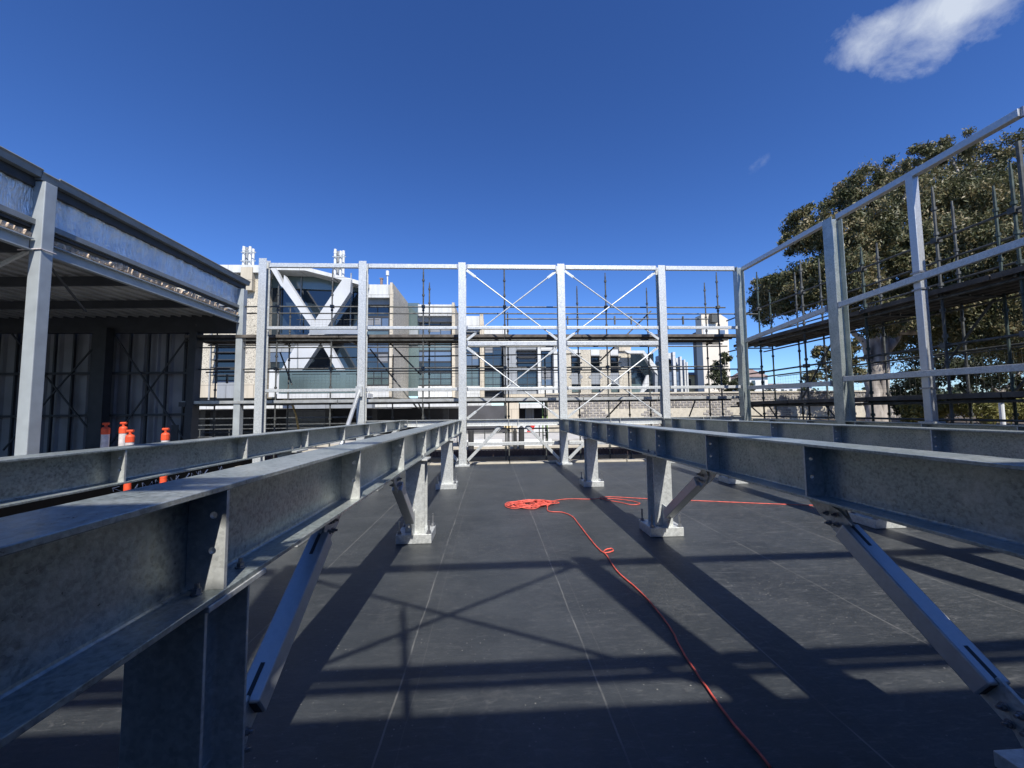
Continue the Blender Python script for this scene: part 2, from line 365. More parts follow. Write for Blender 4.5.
n1 = N.new('ShaderNodeTexNoise'); n1.inputs['Scale'].default_value = 13; n1.inputs['Detail'].default_value = 9; n1.inputs['Roughness'].default_value = .62; n1.inputs['Distortion'].default_value = .25
mp = N.new('ShaderNodeMapping'); L.new(D, mp.inputs[0]); mp.inputs['Rotation'].default_value = (.2, .5, .4); mp.inputs['Scale'].default_value = (1, 1, 1)
L.new(mp.outputs[0], n1.inputs['Vector'])
msk = wm('ADD', patch(928, 30, 112, 68, -.30), wm('MULTIPLY', patch(850, 42, 62, 58, -.9), .62))
msk = wm('ADD', msk, wm('MULTIPLY', patch(965, -5, 85, 50, -.5), .6))
msk = wm('ADD', msk, wm('MULTIPLY', patch(757, 163, 26, 12, -.6), .19))
msk = wm('ADD', msk, wm('MULTIPLY', patch(820, 118, 25, 10, 0), .22))
dens = wm('MULTIPLY', wm('SUBTRACT', wm('ADD', wm('MULTIPLY', msk, .75), wm('MULTIPLY', n1.outputs['Fac'], 1.5)), 1.0), 1.35)
dens = wm('MULTIPLY', wm('MINIMUM', wm('MAXIMUM', dens, 0.), 1.), wm('MINIMUM', wm('MULTIPLY', msk, 3.), 1.))
mxc = N.new('ShaderNodeMixRGB'); L.new(wm('MULTIPLY', dens, .85), mxc.inputs[0]); L.new(tn.outputs[0], mxc.inputs[1]); mxc.inputs[2].default_value = (8.6, 9.4, 10.6, 1)
L.new(mxc.outputs[0], bg.inputs[0]); bg.inputs[1].default_value = .061
sl = bpy.data.lights.new('sun', 'SUN'); so = bpy.data.objects.new('sun', sl); COL.objects.link(so)
sl.energy = 5.0; sl.angle = math.radians(.53); sl.color = (1, .955, .88)
so.rotation_euler = (-sdir).to_track_quat('-Z', 'Y').to_euler()
S.view_settings.view_transform = 'Standard'; S.view_settings.look = 'None'; S.view_settings.exposure = .48; S.view_settings.gamma = 1
S.view_settings.use_curve_mapping = False
S.render.engine = 'CYCLES'; S.cycles.use_denoising = True; S.cycles.max_bounces = 6

# ------------------------------------------------------------------ ground and deck
GZ = -.42
MB().box(-160, 260, -120, 700, GZ-.3, GZ).build('ground', mat('asphalt_ground', (.075, .075, .078), .85, 0, .25, 2.5, bump=.2), kind='structure')
MB().box(-24, 8.45, -4.5, 12.32, -.38, 0).build('roof_deck', MEMB, kind='structure')
MB().box(-60, 60, 27.2, 36, GZ, GZ+.10).build('pavement', mat('pavement_slab', (.42, .41, .39), .85, 0, .15, 1.5), kind='structure')
MB().box(-60, 60, 21.6, 22.1, GZ, GZ+.13).build('kerb', CONC, kind='structure')
MB().box(-60, 60, 24.9, 25.25, GZ, GZ+.13).build('kerb', CONC, kind='structure')
MB().box(-60, 60, 16.0, 18.4, GZ, GZ+.05).build('path', TAN, kind='structure')

def upstand():
    r = empty('roof_edge_upstand', (0, 12.4, 0), 'low cream capped upstand running along the far edge of the black deck', 'upstand')
    a = MB(); x = -23.9
    while x < 8.4:
        l = random.uniform(1.6, 2.6); x1 = min(8.4, x+l-.03); a.box(x, x1, 12.325, 12.62, -.3, .05+random.uniform(-.008, .008)); x = x+l
    a.build('capping', CONC, r, bevel=.006)
    return r
upstand()

# ------------------------------------------------------------------ beams
def beam(X, w_, d, ztop, y0, y1, tf, label, stiff, group, holes=True, mater=GALVB):
    r = empty('steel_beam', (X, y0, ztop-d/2), label, 'steel beam', group)
    zc = ztop-d/2
    MB().ext(fillet_I(w_, d, tf, .010, .014), (X, y0, zc), (X, y1, zc)).build('beam_section', mater, r, bevel=.0025)
    for ys in stiff:
        s = MB()
        for sg in (-1, 1):
            hs_ = [(X+sg*w_*.33, ztop-d*.28), (X+sg*w_*.33, ztop-d*.60)] if holes else []
            holed_plate(s, X+sg*.006, X+sg*(w_/2-.004), ztop-d+tf+.001, ztop-tf-.001, ys, .014, hs_, .012)
        s.build('stiffener', GALV, r)
    return r
G = 'steel platform beams running towards the far screen'
sY = [1.39+1.34*k for k in range(-1, 8)]; sR = [1.35, 2.51, 3.70, 4.86, 5.85, 6.95, 8.0, 9.2, 10.4]
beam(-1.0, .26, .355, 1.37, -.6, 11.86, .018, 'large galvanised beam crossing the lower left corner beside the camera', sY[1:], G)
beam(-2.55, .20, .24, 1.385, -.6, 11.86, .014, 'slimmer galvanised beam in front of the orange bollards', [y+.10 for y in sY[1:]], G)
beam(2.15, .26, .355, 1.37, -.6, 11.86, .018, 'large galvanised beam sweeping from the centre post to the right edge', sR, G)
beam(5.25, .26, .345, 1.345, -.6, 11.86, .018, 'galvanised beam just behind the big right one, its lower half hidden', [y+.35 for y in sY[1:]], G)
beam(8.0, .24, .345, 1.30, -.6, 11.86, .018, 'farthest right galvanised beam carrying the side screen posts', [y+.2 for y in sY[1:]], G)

def stub(X, Y, ztop, label, studs=True, n=.235):
    r = empty('support_stub', (X, Y, 0), label, 'support column', 'short columns carrying the platform beams')
    MB().ext(fillet_I(n, n, .014, .010, .012), (X, Y, .115), (X, Y, ztop-.021), (0, 1, 0)).build('shaft', GALV, r, bevel=.002)
    MB().box(X-.155, X+.155, Y-.155, Y+.155, ztop-.02, ztop-.001).build('cap_plate', GALV, r, bevel=.002)
    MB().box(X-.215, X+.215, Y-.2, Y+.2, .002, .115).build('base_block', GALV, r, bevel=.006)
    for sx in (-1, 1):
        for sy in (-1, 1):
            b = MB(); x, y = X+sx*.18, Y+sy*.165
            b.tube((x, y, .1155), (x, y, .122), .034, 14); b.tube((x, y, .122), (x, y, .148), .024, 6); b.tube((x, y, .148), (x, y, .27), .012, 8)
            b.build('anchor_bolt', BOLT, r)
    # cap bolts through the flange
    for sx in (-1, 1):
        for sy in (-1, 1):
            b = MB(); bolt(b, (X+sx*.085, Y+sy*.11, ztop+.019), (0, 0, 1), .013, .014); b.build('cap_bolt', BOLT, r); b = MB(); bolt(b, (X+sx*.085, Y+sy*.11, ztop-.021), (0, 0, -1), .013, .014); b.build('cap_nut', BOLT, r)
    return r
stub(-1.02, 1.46, 1.015, 'short column under the near left beam, cut by the bottom of the photo')
stub(-.96, 5.22, 1.015, 'short column under the left beam with a dark brace leaning on it')
stub(-.95, 8.62, 1.015, 'short column under the left beam, closest to the far screen')
stub(2.24, 1.36, 1.015, 'short column whose bolted base just shows in the lower right corner')
_q = [o for o in bpy.data.objects if o.name.startswith('support_stub') and 'lower right corner' in o['label']][0]
MB().box(2.22, 2.56, 1.57, 1.77, .002, .07).build('anchor_plate', GALV, _q, bevel=.004)
_b = MB(); _b.tube((2.33, 1.70, .0705), (2.33, 1.70, .098), .026, 6); _b.tube((2.33, 1.70, .098), (2.33, 1.70, .15), .013, 8); _b.build('anchor_bolt', BOLT, _q)
stub(2.2, 5.22, 1.015, 'short column under the right beam where the cord passes behind')
stub(2.13, 8.55, 1.015, 'short column under the right beam, closest to the far screen')
stub(5.25, 5.30, 1.0, 'column base showing under the right beam next to the shadow of the long brace')
stub(5.25, 8.55, 1.0, 'column base showing under the right beam left of the cord end')
stub(8.0, 5.3, .955, 'column under the farthest right beam, nearer the camera')
stub(8.0, 8.8, .955, 'column under the farthest right beam, farther from the camera')
stub(-2.55, 5.22, 1.145, 'column under the slim left beam, mostly hidden by the large one', n=.2)
stub(-2.55, 8.62, 1.145, 'column under the slim left beam, almost hidden, farther back', n=.2)

def beam_brace(X, y0, z0, y1, z1, label, lead=.28):
    "square tube slotted over end plates, between a stub base (y0,z0) and the beam underside (y1,z1)"
    r = empty('diagonal_brace', (X, y0, z0), label, 'brace', 'diagonal braces under the platform beams')
    a = Vector((X, y0, z0)); b = Vector((X, y1, z1)); d = (b-a).normalized()
    up_ = d.cross(Vector((1, 0, 0))); up_ = up_ if up_.z > 0 else -up_
    t0 = a+d*lead; t1 = b-d*.16
    o, i_ = .052, .046
    MB().bar(t0, t1, 2*o, 2*o, (0, 0, 1)).build('brace_tube', GALVS, r, bevel=.008)
    MB().bar(t0-d*.001, t0+d*.01, .082, .082, (0, 0, 1)).build('open_end_shade', DARKF, r)  # dark cap on a solid tube, colour stands for shade inside the hollow
    MB().bar(t0-d*.001+up_*.052, t0+d*.15+up_*.052, .018, .004, up_).build('slot_shade', DARKF, r)  # dark strip laid on the tube for the shade in the cut
    MB().bar(t1-d*.15+up_*.052, t1+d*.001+up_*.052, .018, .004, up_).build('slot_shade', DARKF, r)
    for p, q, nm in ((a-d*.02, t0+d*.02, 'lower_plate'), (t1-d*.02, b+d*.03, 'upper_plate')):
        w2 = .068
        pr = [(-w2*.7, 0), (w2*.7, 0)]
        l = (q-p).length; vs = []
        for off in (-.009, .009):
            base = p+Vector((off, 0, 0))
            vs += [base-up_*w2*(.6 if nm[0] == 'l' else 1), base+up_*w2*(.6 if nm[0] == 'l' else 1), base+d*l*.5+up_*w2, base+d*l+up_*w2*(1 if nm[0] == 'l' else .5), base+d*l-up_*w2*(1 if nm[0] == 'l' else .5), base+d*l*.5-up_*w2]
        MB().add(vs, [(0,1,2,3,4,5), (11,10,9,8,7,6)]+[(k, (k+1) % 6, 6+(k+1) % 6, 6+k) for k in range(6)]).build(nm, GALV, r, bevel=.002)
        c = p.lerp(q, .5)
        for da, du in ((-.045, 0), (.045, 0), (0, -.038), (0, .038)):
            for s_ in (-1, 1):
                if lead > .2 or nm[0] == 'u':
                    bb = MB(); bolt(bb, c+d*da+up_*du+Vector((s_*.022, 0, 0)), (s_, 0, 0), .013, .014); bb.build('brace_bolt', BOLT, r)
    s1 = 1 if y1 > y0 else -1
    def plate(nm, pts, off):
        n = len(pts); vs = [(X+off-.006, p[0], p[1]) for p in pts]+[(X+off+.006, p[0], p[1]) for p in pts]
        MB().add(vs, [tuple(range(n))[::-1], tuple(range(n, 2*n))]+[(k, (k+1) % n, n+(k+1) % n, n+k) for k in range(n)]).build(nm, GALV, r)
    e = b-d*.14
    plate('fin_plate', [(y1-s1*.10, 1.012), (y1+s1*.20, 1.012), (y1+s1*.06, z1-.06), (e.y+s1*.03, e.z-.05), (e.y-s1*.05, e.z+.03)], .0155)
    q = a+d*.14
    plate('base_gusset', [(y0-s1*.13, .117), (y0+s1*.05, .117), (q.y+s1*.05, q.z-.02), (q.y-s1*.03, q.z+.06), (y0-s1*.13, z0+.16)], .0155)
    return r
beam_brace(-1.03, 1.62, .22, 2.66, .94, 'bright square tube brace leaning under the near left beam', .25)
beam_brace(-.98, 5.02, .24, 4.12, .94, 'dark shaded brace meeting the second left column from the camera', .12)
beam_brace(2.15, 1.52, .26, 2.50, .95, 'long blue tinted square tube brace reaching the lower right corner', .21)
beam_brace(2.17, 5.02, .24, 3.98, .94, 'dark shaded brace meeting the column beside the cord', .12)

# ------------------------------------------------------------------ wall frames (front, right, rear)
NUM = ['one', 'two', 'three', 'four', 'five', 'six']
ORD = ['first', 'second', 'third', 'fourth', 'fifth', 'sixth']
PX = [-6.74, -3.83, -.86, 2.17, 5.34, 7.88]
PTOP = [6.22, 6.16, 6.14, 6.12, 6.10, 6.08]
def post(X, Y, ztop, label, group, flange_x=False, w_=.222):
    r = empty('screen_post', (X, Y, 0), label, 'steel post', group)
    MB().ext(fillet_I(w_, w_, .014, .010, .012), (X, Y, .05), (X, Y, ztop), (1, 0, 0) if flange_x else (0, 1, 0)).build('shaft', GALVB if flange_x else GALV, r, bevel=.002)  # side posts take the darker steel, their shade is in its colour
    MB().box(X-.21, X+.21, Y-.21, Y+.21, .002, .055).build('base_plate', GALV, r, bevel=.004)
    for sx in (-1, 1):
        for sy in (-1, 1):
            b = MB(); b.tube((X+sx*.16, Y+sy*.16, .055), (X+sx*.16, Y+sy*.16, .085), .024, 6); b.tube((X+sx*.16, Y+sy*.16, .085), (X+sx*.16, Y+sy*.16, .15), .012, 8); b.build('anchor_bolt', BOLT, r)
    return r
def rail(p0, p1, w_, h, label, group, name='screen_rail', cat='steel rail', mater=GALV, cleat=True):
    p0 = Vector(p0); p1 = Vector(p1); r = empty(name, p0, label, cat, group); d = (p1-p0).normalized()
    MB().bar(p0+d*.03, p1-d*.03, w_, h).build('rail_tube', mater, r, bevel=.006)
    if cleat:
        MB().bar(p0-d*.005, p0+d*.05, w_*.35, h*1.25).build('end_cleat', BOLT, r)
        MB().bar(p1-d*.05, p1+d*.005, w_*.35, h*1.25).build('end_cleat', BOLT, r)
    return r
def ubeam(p0, p1, w_, d_, label, group):
    p0 = Vector(p0); p1 = Vector(p1); r = empty('cross_beam', p0, label, 'steel beam', group); dd = (p1-p0).normalized()
    MB().ext(fillet_I(w_, d_, .012, .008, .008), p0, p1).build('beam_section', GALV, r)
    Lh = (p1-p0).length
    for f in (.45, .55):
        c = p0+dd*(Lh*f); s = MB()
        for sg in (-1, 1): s.bar(c+Vector((0, sg*.008, 0)), c+Vector((0, sg*(w_/2-.004), 0)), .012, d_-.026)
        s.build('stiffener', GALV, r)
    return r
def rod(p0, p1, label, group):
    p0 = Vector(p0); p1 = Vector(p1); d = (p1-p0).normalized(); r = empty('brace_rod', p0, label, 'brace rod', group)
    MB().tube(p0+d*.30, p1-d*.30, .02, 8).build('rod', GALV, r)
    for a, b in ((p0, p0+d*.34), (p1, p1-d*.34)): MB().bar(a, b, .02, .075, (0, 0, 1)).build('end_lug', GALV, r, bevel=.003)
    return r
def knee(p0, p1, label, group):
    p0 = Vector(p0); p1 = Vector(p1); r = empty('knee_brace', p0, label, 'brace', group)
    MB().bar(p0, p1, .075, .085).build('brace_tube', GALV, r, bevel=.005)
    d = (p1-p0).normalized()
    MB().bar(p0-d*.04, p0+d*.14, .012, .15).build('gusset', GALV, r)
    return r

def xwall(Y, who, where, bays=range(5), knees=(1, 2, 3, 4), yo=0):
    gp, gr, gx, gk = (f'posts of the {who} screen', f'horizontal rails of the {who} screen', f'crossed tie rods of the {who} screen', f'knee braces of the {who} screen')
    for i, x in enumerate(PX):
        post(x, Y, PTOP[i], f'{ORD[i]} tall galvanised post from the left in the {who} screen {where}' if i < 5 else f'tall corner post where the {who} screen meets the right side screen', gp, flange_x=(i == 5))
    rear = who == 'rear'
    for i in bays:
        a, b = PX[i]+.13, PX[i+1]-.13
        pl = f'between {who} screen posts {NUM[i]} and {NUM[i+1]} counted from left'
        rail((a, Y, 6.04), (b, Y, 6.04), .10, .125, 'top rail '+pl, gr)
        rail((a, Y-.03, 4.07 if rear else 4.14), (b, Y-.03, 4.07 if rear else 4.14), .08, .088, 'middle rail '+pl, gr)
        if not rear: rail((a, Y-.03, 2.28), (b, Y-.03, 2.28), .08, .085, 'thin lower rail '+pl, gr)
        if i in (2, 3) and not rear: rail((a, Y+.02, 3.66), (b, Y+.02, 3.66), .14, .13, 'thick brace rail '+pl, gr)
        if i >= 1 and not rear:
            ubeam((a-.01, Y, 1.27), (b+.01, Y, 1.27), .16, .20, 'level floor beam '+pl, f'floor beams of the {who} screen')
            rail((a, Y, .64), (b, Y, .64), .06, .10, 'low rail near the deck '+pl, gr)
        if i == 2 or (i == 3 and not rear):
            for (z0, z1, nm) in ((3.78, 5.93, 'upper'), (1.40, 3.54, 'lower')):
                rod((a, Y-.02, z1), (b, Y-.02, z0), f'{nm} tie rod falling right {pl}', gx)
                rod((a, Y+.03, z0), (b, Y+.03, z1), f'{nm} tie rod rising right {pl}', gx)
        if i in knees:
            mid = (a+b)/2
            knee((mid-.42, Y, 1.14), (a+.02, Y, .16), f'left knee brace {pl}', gk)
            knee((mid+.42, Y, 1.14), (b-.02, Y, .16), f'right knee brace {pl}', gk)
xwall(12.0, 'far', 'facing the camera')
xwall(-.75, 'rear', 'behind the camera', knees=())
# raking strut at the second far post
r = empty('raking_strut', (-3.86, 10.1, .1), 'round strut leaning from the second far post down to the deck', 'brace')
MB().tube((-3.86, 11.84, 2.25), (-3.86, 9.9, .10), .055, 14).build('strut_tube', GALVS, r, smooth=True)
MB().box(-3.98, -3.74, 9.78, 10.05, .002, .03).build('foot_plate', GALV, r)
MB().box(-3.95, -3.77, 11.80, 11.87, 2.08, 2.38).build('head_plate', GALV, r)

# right side screen at X = 8
gp, gr = 'posts of the right side screen', 'horizontal rails of the right side screen'
post(8.02, 8.66, 6.02, 'wide galvanised H post in the middle of the right side screen', gp, True, .26)
post(8.0, 1.6, 6.02, 'galvanised H post of the right side screen beside the camera, out of frame', gp, True, .26)
def thin_post(Y, label):
    r = empty('screen_post', (8.0, Y, 1.3), label, 'steel post', gp)
    MB().bar((8.0, Y, 1.33), (8.0, Y, 5.96), .13, .13, (0, 1, 0)).build('shaft', GALVS, r, bevel=.01)
    MB().box(7.88, 8.12, Y-.13, Y+.13, 1.302, 1.33).build('base_plate', GALV, r)
    for z in (3.98, 2.14):
        MB().box(7.915, 8.085, Y-.085, Y+.085, z-.22, z-.19).box(7.915, 8.085, Y-.085, Y+.085, z+.10, z+.13).build('clamp_plate', BOLT, r)
    return r
thin_post(6.87, 'slim pale square post standing on the farthest right beam')
thin_post(3.3, 'slim square post of the right side screen, out of frame on the right')
segs = [(12.0, 8.66), (8.66, 5.25), (5.25, 1.6)]
for k, (a, b) in enumerate(segs):
    pl = ['between the corner post and the wide H post of the right side screen', 'of the right side screen, in front of the tall tree', 'of the right side screen beside the camera, out of frame'][k]
    q = [.13, .0, .0][k]; ya, yb = a-.15, b+(.15 if k < 1 else .01)
    rail((7.92 if k == 0 else 8.0, ya, 5.98), (8.0, yb, 6.0), .12, .12, 'top rail '+pl, gr, mater=GALVS)
    rail((7.9, ya, 3.62+.08 if k == 0 else 3.92), (7.9, yb, 3.92 if k == 0 else 4.02), .07, .12, 'middle rail '+pl, gr)
    rail((7.9, ya, 2.24), (7.9, yb, 2.16), .07, .11, 'lower rail '+pl, gr)

# ------------------------------------------------------------------ scaffolding
def standard(mb, x, y, z0, z1, r_=.0245):
    mb.tube((x, y, z0), (x, y, z1), r_, 8)
    z = z0+.35
    while z < z1-.1:
        mb.tube((x, y, z-.03), (x, y, z+.03), .042, 8); z += .5
    mb.tube((x, y, z1), (x, y, z1+.12), r_*.7, 8)
def deck_part(p0, p1, dirn, width, z, parent, mater=PLANK, n=5):
    "planks side by side from p0 along dirn; one bay"
    mb = MB(); a = Vector(p0); b = Vector(p1); side = Vector(dirn)
    for k in range(n):
        c = side*(width*(k+.5)/n); wv = width/n-.02
        mb.bar(a+c+Vector((0, 0, z)), b+c+Vector((0, 0, z)), wv, .06)
        for s_ in (-1, 1):   # turned-down plank lips
            e = side*(s_*(wv/2-.008)); mb.bar(a+c+e+Vector((0, 0, z-.045)), b+c+e+Vector((0, 0, z-.045)), .012, .03)
    return mb.build('deck_planks', mater, parent)
def mesh_guard(a, b, z0, z1, parent):
    mb = MB(); a = Vector(a); b = Vector(b); l = (b-a).length; d = (b-a)/l; n = max(2, int(l/.12))
    for k in range(n+1):
        p = a+d*(l*k/n); mb.tube(p+Vector((0, 0, z0)), p+Vector((0, 0, z1)), .0017, 3)
    for z in np.arange(z0, z1+.01, (z1-z0)/8): mb.tube(a+Vector((0, 0, z)), b+Vector((0, 0, z)), .0017, 3)
    mb.tube(a+Vector((0, 0, z1)), b+Vector((0, 0, z1)), .012, 5); mb.tube(a+Vector((0, 0, z0)), b+Vector((0, 0, z0)), .012, 5)
    return mb.build('mesh_guard', SCAF, parent)

def scaffold_front():
    r = empty('scaffolding', (0, 13.4, GZ), 'tube scaffolding with two plank decks along the far screen', 'scaffolding', 'scaffolding round the deck')
    y0, y1 = 12.95, 13.9
    xf = [-9.3, -6.82, -5.12, -2.2, .46, 3.86, 7.72]; xb = [-9.3, -6.9, -4.6, -2.15, .6, 3.1, 5.65, 7.82]
    tops = [4.6, 5.6, 6.2, 6.2, 6.3, 6.1, 6.15]
    for i, x in enumerate(xf):
        mb = MB(); standard(mb, x, y0, GZ, tops[i]); mb.build('standard', SCAF, r)
    for i, x in enumerate(xb):
        mb = MB(); standard(mb, x, y1, GZ, [4.6, 5.2, 5.1, 6.05, 5.0, 5.95, 5.9, 6.1][i]); mb.build('standard', SCAF, r)
        for z in (1.93, 3.98): MB().tube((x, y0-.03, z-.03), (x, y1+.03, z-.03), .024, 6).build('transom', SCAF, r)
    for z in (5.05, 3.03, 1.0):
        if z > 1.5: MB().tube((-9.6, y0+.03, z), (8.0, y0+.03, z), .024, 8).build('guard_rail', SCAF, r)
        MB().tube((-9.6, y1-.03, z), (9.8, y1-.03, z), .024, 8).build('guard_rail', SCAF, r)
    for z in (2.02, 4.06):
        MB().tube((-9.6, y1+.03, z-.1), (8.4, y1+.03, z-.1), .024, 8).build('ledger', SCAF, r)
        MB().tube((-9.6, y0-.03, z-.12), (8.0, y0-.03, z-.12), .024, 8).build('ledger', SCAF, r)
    edges = [-9.6, -6.85, -4.85, -2.2, .46, 3.0, 5.5, 8.4]
    for a, b in zip(edges[:-1], edges[1:]):
        deck_part((a+.01, y0-.12, 0), (b-.01, y0-.12, 0), (0, 1, 0), 1.25, 4.08, r)
        deck_part((a+.01, y0-.12, 0), (b-.01, y0-.12, 0), (0, 1, 0), 1.25, 2.0, r, PLANKZ)
    # toe board / kick plates
    MB().box(-5.75, -3.95, 12.80, 12.82, 4.12, 4.27).build('kick_board', mat('zinc_board', (.5, .52, .52), .4, .6, .1, 3), r)
    for a, b in ((-6.8, -5.2), (-5.0, -2.3), (-2.1, .4), (.5, 3.1), (3.2, 5.6)):
        mesh_guard((a, y1+.05, 0), (b, y1+.05, 0), 2.08, 2.95, r)
    mesh_guard((-6.7, y1+.05, 0), (-5.2, y1+.05, 0), 4.15, 4.85, r); mesh_guard((-5.1, y1+.05, 0), (-3.9, y1+.05, 0), 4.15, 4.85, r)
    for p, q in (((383, 336), (421, 375)), ((370, 349), (417, 408)), ((417, 400), (426, 420)), ((651, 311), (600, 361)), ((623, 400), (606, 418)), ((695, 401), (688, 420)), ((280, 352), (292, 385)), ((746, 402), (762, 416))):
        MB().tube(at(*p, Y=y1+.08), at(*q, Y=y1+.08), .026, 8).build('diagonal_tube', SCAF, r)
    MB().tube((.5, y1-.03, 4.86), (7.9, y1-.03, 4.86), .024, 8).build('guard_rail', SCAF, r)
    MB().tube((-9.6, y0+.03, 3.72), (8.0, y0+.03, 3.72), .022, 8).build('ledger', SCAF, r)
    MB().tube((-6.9, y1+.05, 3.5), (3.2, y1+.05, 3.62), .022, 8).build('ledger', SCAF, r)
    for x in xf:
        for z in (5.05, 3.03):
            if tops[xf.index(x)] > z: MB().box(x-.05, x+.05, y0-.06, y0+.07, z-.05, z+.05).build('coupler', SCAF, r)
    for x in (-3.4, 1.9, 4.9):
        mb = MB(); standard(mb, x, y1+.02, GZ, 3.5); mb.build('standard', SCAF, r)
    # spare props leaning and clips
    for x, z in ((-8.9, 2.9), (4.4, 4.9), (5.0, 4.9), (6.9, 4.9), (2.7, 4.9)):
        MB().box(x, x+.05, y1-.1, y1-.05, z-.25, z+.05).build('coupler', SCAF, r)
    return r
scaffold_front()

def scaffold_side():
    r = empty('scaffolding', (9.2, 8, GZ), 'tube scaffolding with dark plank decks along the right side below the gum tree', 'scaffolding', 'scaffolding round the deck')
    x0, x1 = 8.62, 9.9
    ys = [13.4, 12.2, 10.4, 8.6, 7.05, 5.9, 4.0, 2.0, 0]
    tin = [5.2, 5.9, 5.6, 5.2, 5.75, 5.5, 5.9, 5.7, 5.7]
    for i, y in enumerate(ys):
        mb = MB(); standard(mb, x0, y, GZ, tin[i]); mb.build('standard', SCAFG if i % 2 else SCAF, r)
        mb = MB(); standard(mb, x1, y, GZ, [5.6, 5.9, 6.1, 6.0, 5.8, 6.1, 5.7, 5.9, 5.9][i]); mb.build('standard', SCAF if i % 2 else SCAFG, r)
        for z in (1.72, 3.72): MB().tube((x0-.05, y+.04, z), (x1+.05, y+.04, z), .024, 6).build('transom', SCAF, r)
    MB().tube((8.33, 5.58, GZ), (8.33, 5.58, 5.75), .034, 10).build('standard', SCAF, r)
    for x in (x0-.03, x1+.03):
        for z in (2.75, 4.8): MB().tube((x, -1, z), (x, 13.9, z), .024, 8).build('guard_rail', SCAF, r)
        for z in (1.68, 3.66): MB().tube((x, -1, z), (x, 13.9, z), .024, 8).build('ledger', SCAF, r)
    for y, zt in ((11.3, 6.0), (9.5, 5.7), (7.8, 5.9)):
        mb = MB(); standard(mb, x1+.06, y, GZ, zt); mb.build('standard', SCAF, r)
    for y in ys[1:7]:
        for z in (2.75, 4.8): MB().box(x0-.07, x0+.06, y-.05, y+.05, z-.05, z+.05).build('coupler', SCAF, r)
    MB().tube((x1+.03, -1, 4.3), (x1+.03, 13.9, 4.3), .022, 8).build('guard_rail', SCAF, r)
    MB().tube((x0-.03, -1, 1.35), (x0-.03, 13.9, 1.35), .022, 8).build('ledger', SCAF, r)
    MB().box(x1-.02, x1, 1.0, 13.4, 3.86, 4.0).build('toe_board', PLANK, r)
    MB().tube((x1+.03, -1, 2.3), (x1+.03, 13.9, 2.3), .024, 8).build('guard_rail', SCAF, r)
    for a, b in zip([-1, 1.4, 3.8, 6.2, 8.6, 11.0], [1.4, 3.8, 6.2, 8.6, 11.0, 13.4]):
        deck_part((x0-.15, a+.01, 0), (x0-.15, b-.01, 0), (1, 0, 0), 1.55, 3.80, r, n=6)
        deck_part((x0-.15, a+.01, 0), (x0-.15, b-.01, 0), (1, 0, 0), 1.55, 1.80, r, n=6)
        mesh_guard((x1+.05, a+.1, 0), (x1+.05, b-.1, 0), 1.86, 2.7, r)
    for y_, za, zb in ((8.6, 1.9, 3.7), (7.0, 1.9, 3.7), (12.2, 1.9, 3.7)):
        MB().tube((x1, y_, za), (x1, y_-1.4, zb), .024, 8).build('diagonal_tube', SCAF, r)
    for y_ in (12.0, 9.9, 7.6): MB().tube((x0, y_, 1.7), (x0, y_-.9, .7), .02, 6).build('diagonal_tube', SCAF, r)
    return r
scaffold_side()
def scaffold_rear():
    r = empty('scaffolding', (0, -1.8, GZ), 'tube scaffolding behind the camera whose deck shades the front of the roof', 'scaffolding', 'scaffolding round the deck')
    for x in (-7.4, -4.8, -2.2, .35, 2.95, 5.5, 8.0):
        mb = MB(); standard(mb, x, -1.1, GZ, 5.35 if abs(x-.35) < .01 else 4.6); mb.build('standard', SCAF, r)
        mb = MB(); standard(mb, x, -2.4, GZ, 4.6); mb.build('standard', SCAF, r)
    MB().tube((-12, -1.02, 4.2), (9, -1.02, 4.2), .035, 8).build('ledger', SCAF, r)
    for a in np.arange(-12, 9, 3.0): deck_part((a, -1.17, 0), (a+2.99, -1.17, 0), (0, -1, 0), 1.5, 4.1, r)
    return r
scaffold_rear()
def rear_sky_block():  # added block out of view, dims sky light coming from behind
    r = empty('added_rear_block', (0, -3.3, 0), 'added unseen dark block behind the camera that keeps sky light off the deck', 'building')
    MB().box(-9, 8.3, -4.3, -3.3, .002, 5.1).build('wall', mat('dark_wall_sheet', (.06, .065, .07), .7, .1, .15, 1.5), r)
    m_ = MB(); x = -8.9
    while x < 8.2: m_.box(x, x+.05, -3.298, -3.26, .05, 5.0); x += .3
    m_.build('wall_ribs', SHEDDK, r); MB().box(-9.05, 8.35, -4.35, -3.24, 5.101, 5.2).build('capping', SHEDST, r)
rear_sky_block()
def side_sky_block():  # added block out of view, cuts low sky light on the beam webs
    r = empty('added_side_block', (16, -2, GZ), 'added unseen dark brick block beyond the right frame edge, blocking low sky light', 'building')
    MB().box(15, 27, -16, 7.5, GZ, 8.2).build('wall', brick_mat('brown_brick', (.10, .055, .04), (.14, .08, .06), (.18, .16, .14), .24, .086, .01), r)
    MB().box(14.7, 27.3, -16.3, 7.8, 8.2, 8.45).build('roof', SHEDDK, r)
    for y in (-12, -7, -2, 3.5): MB().box(14.93, 14.995, y, y+1.6, 2.4, 4.2).build('window', GLASS, r)
side_sky_block()

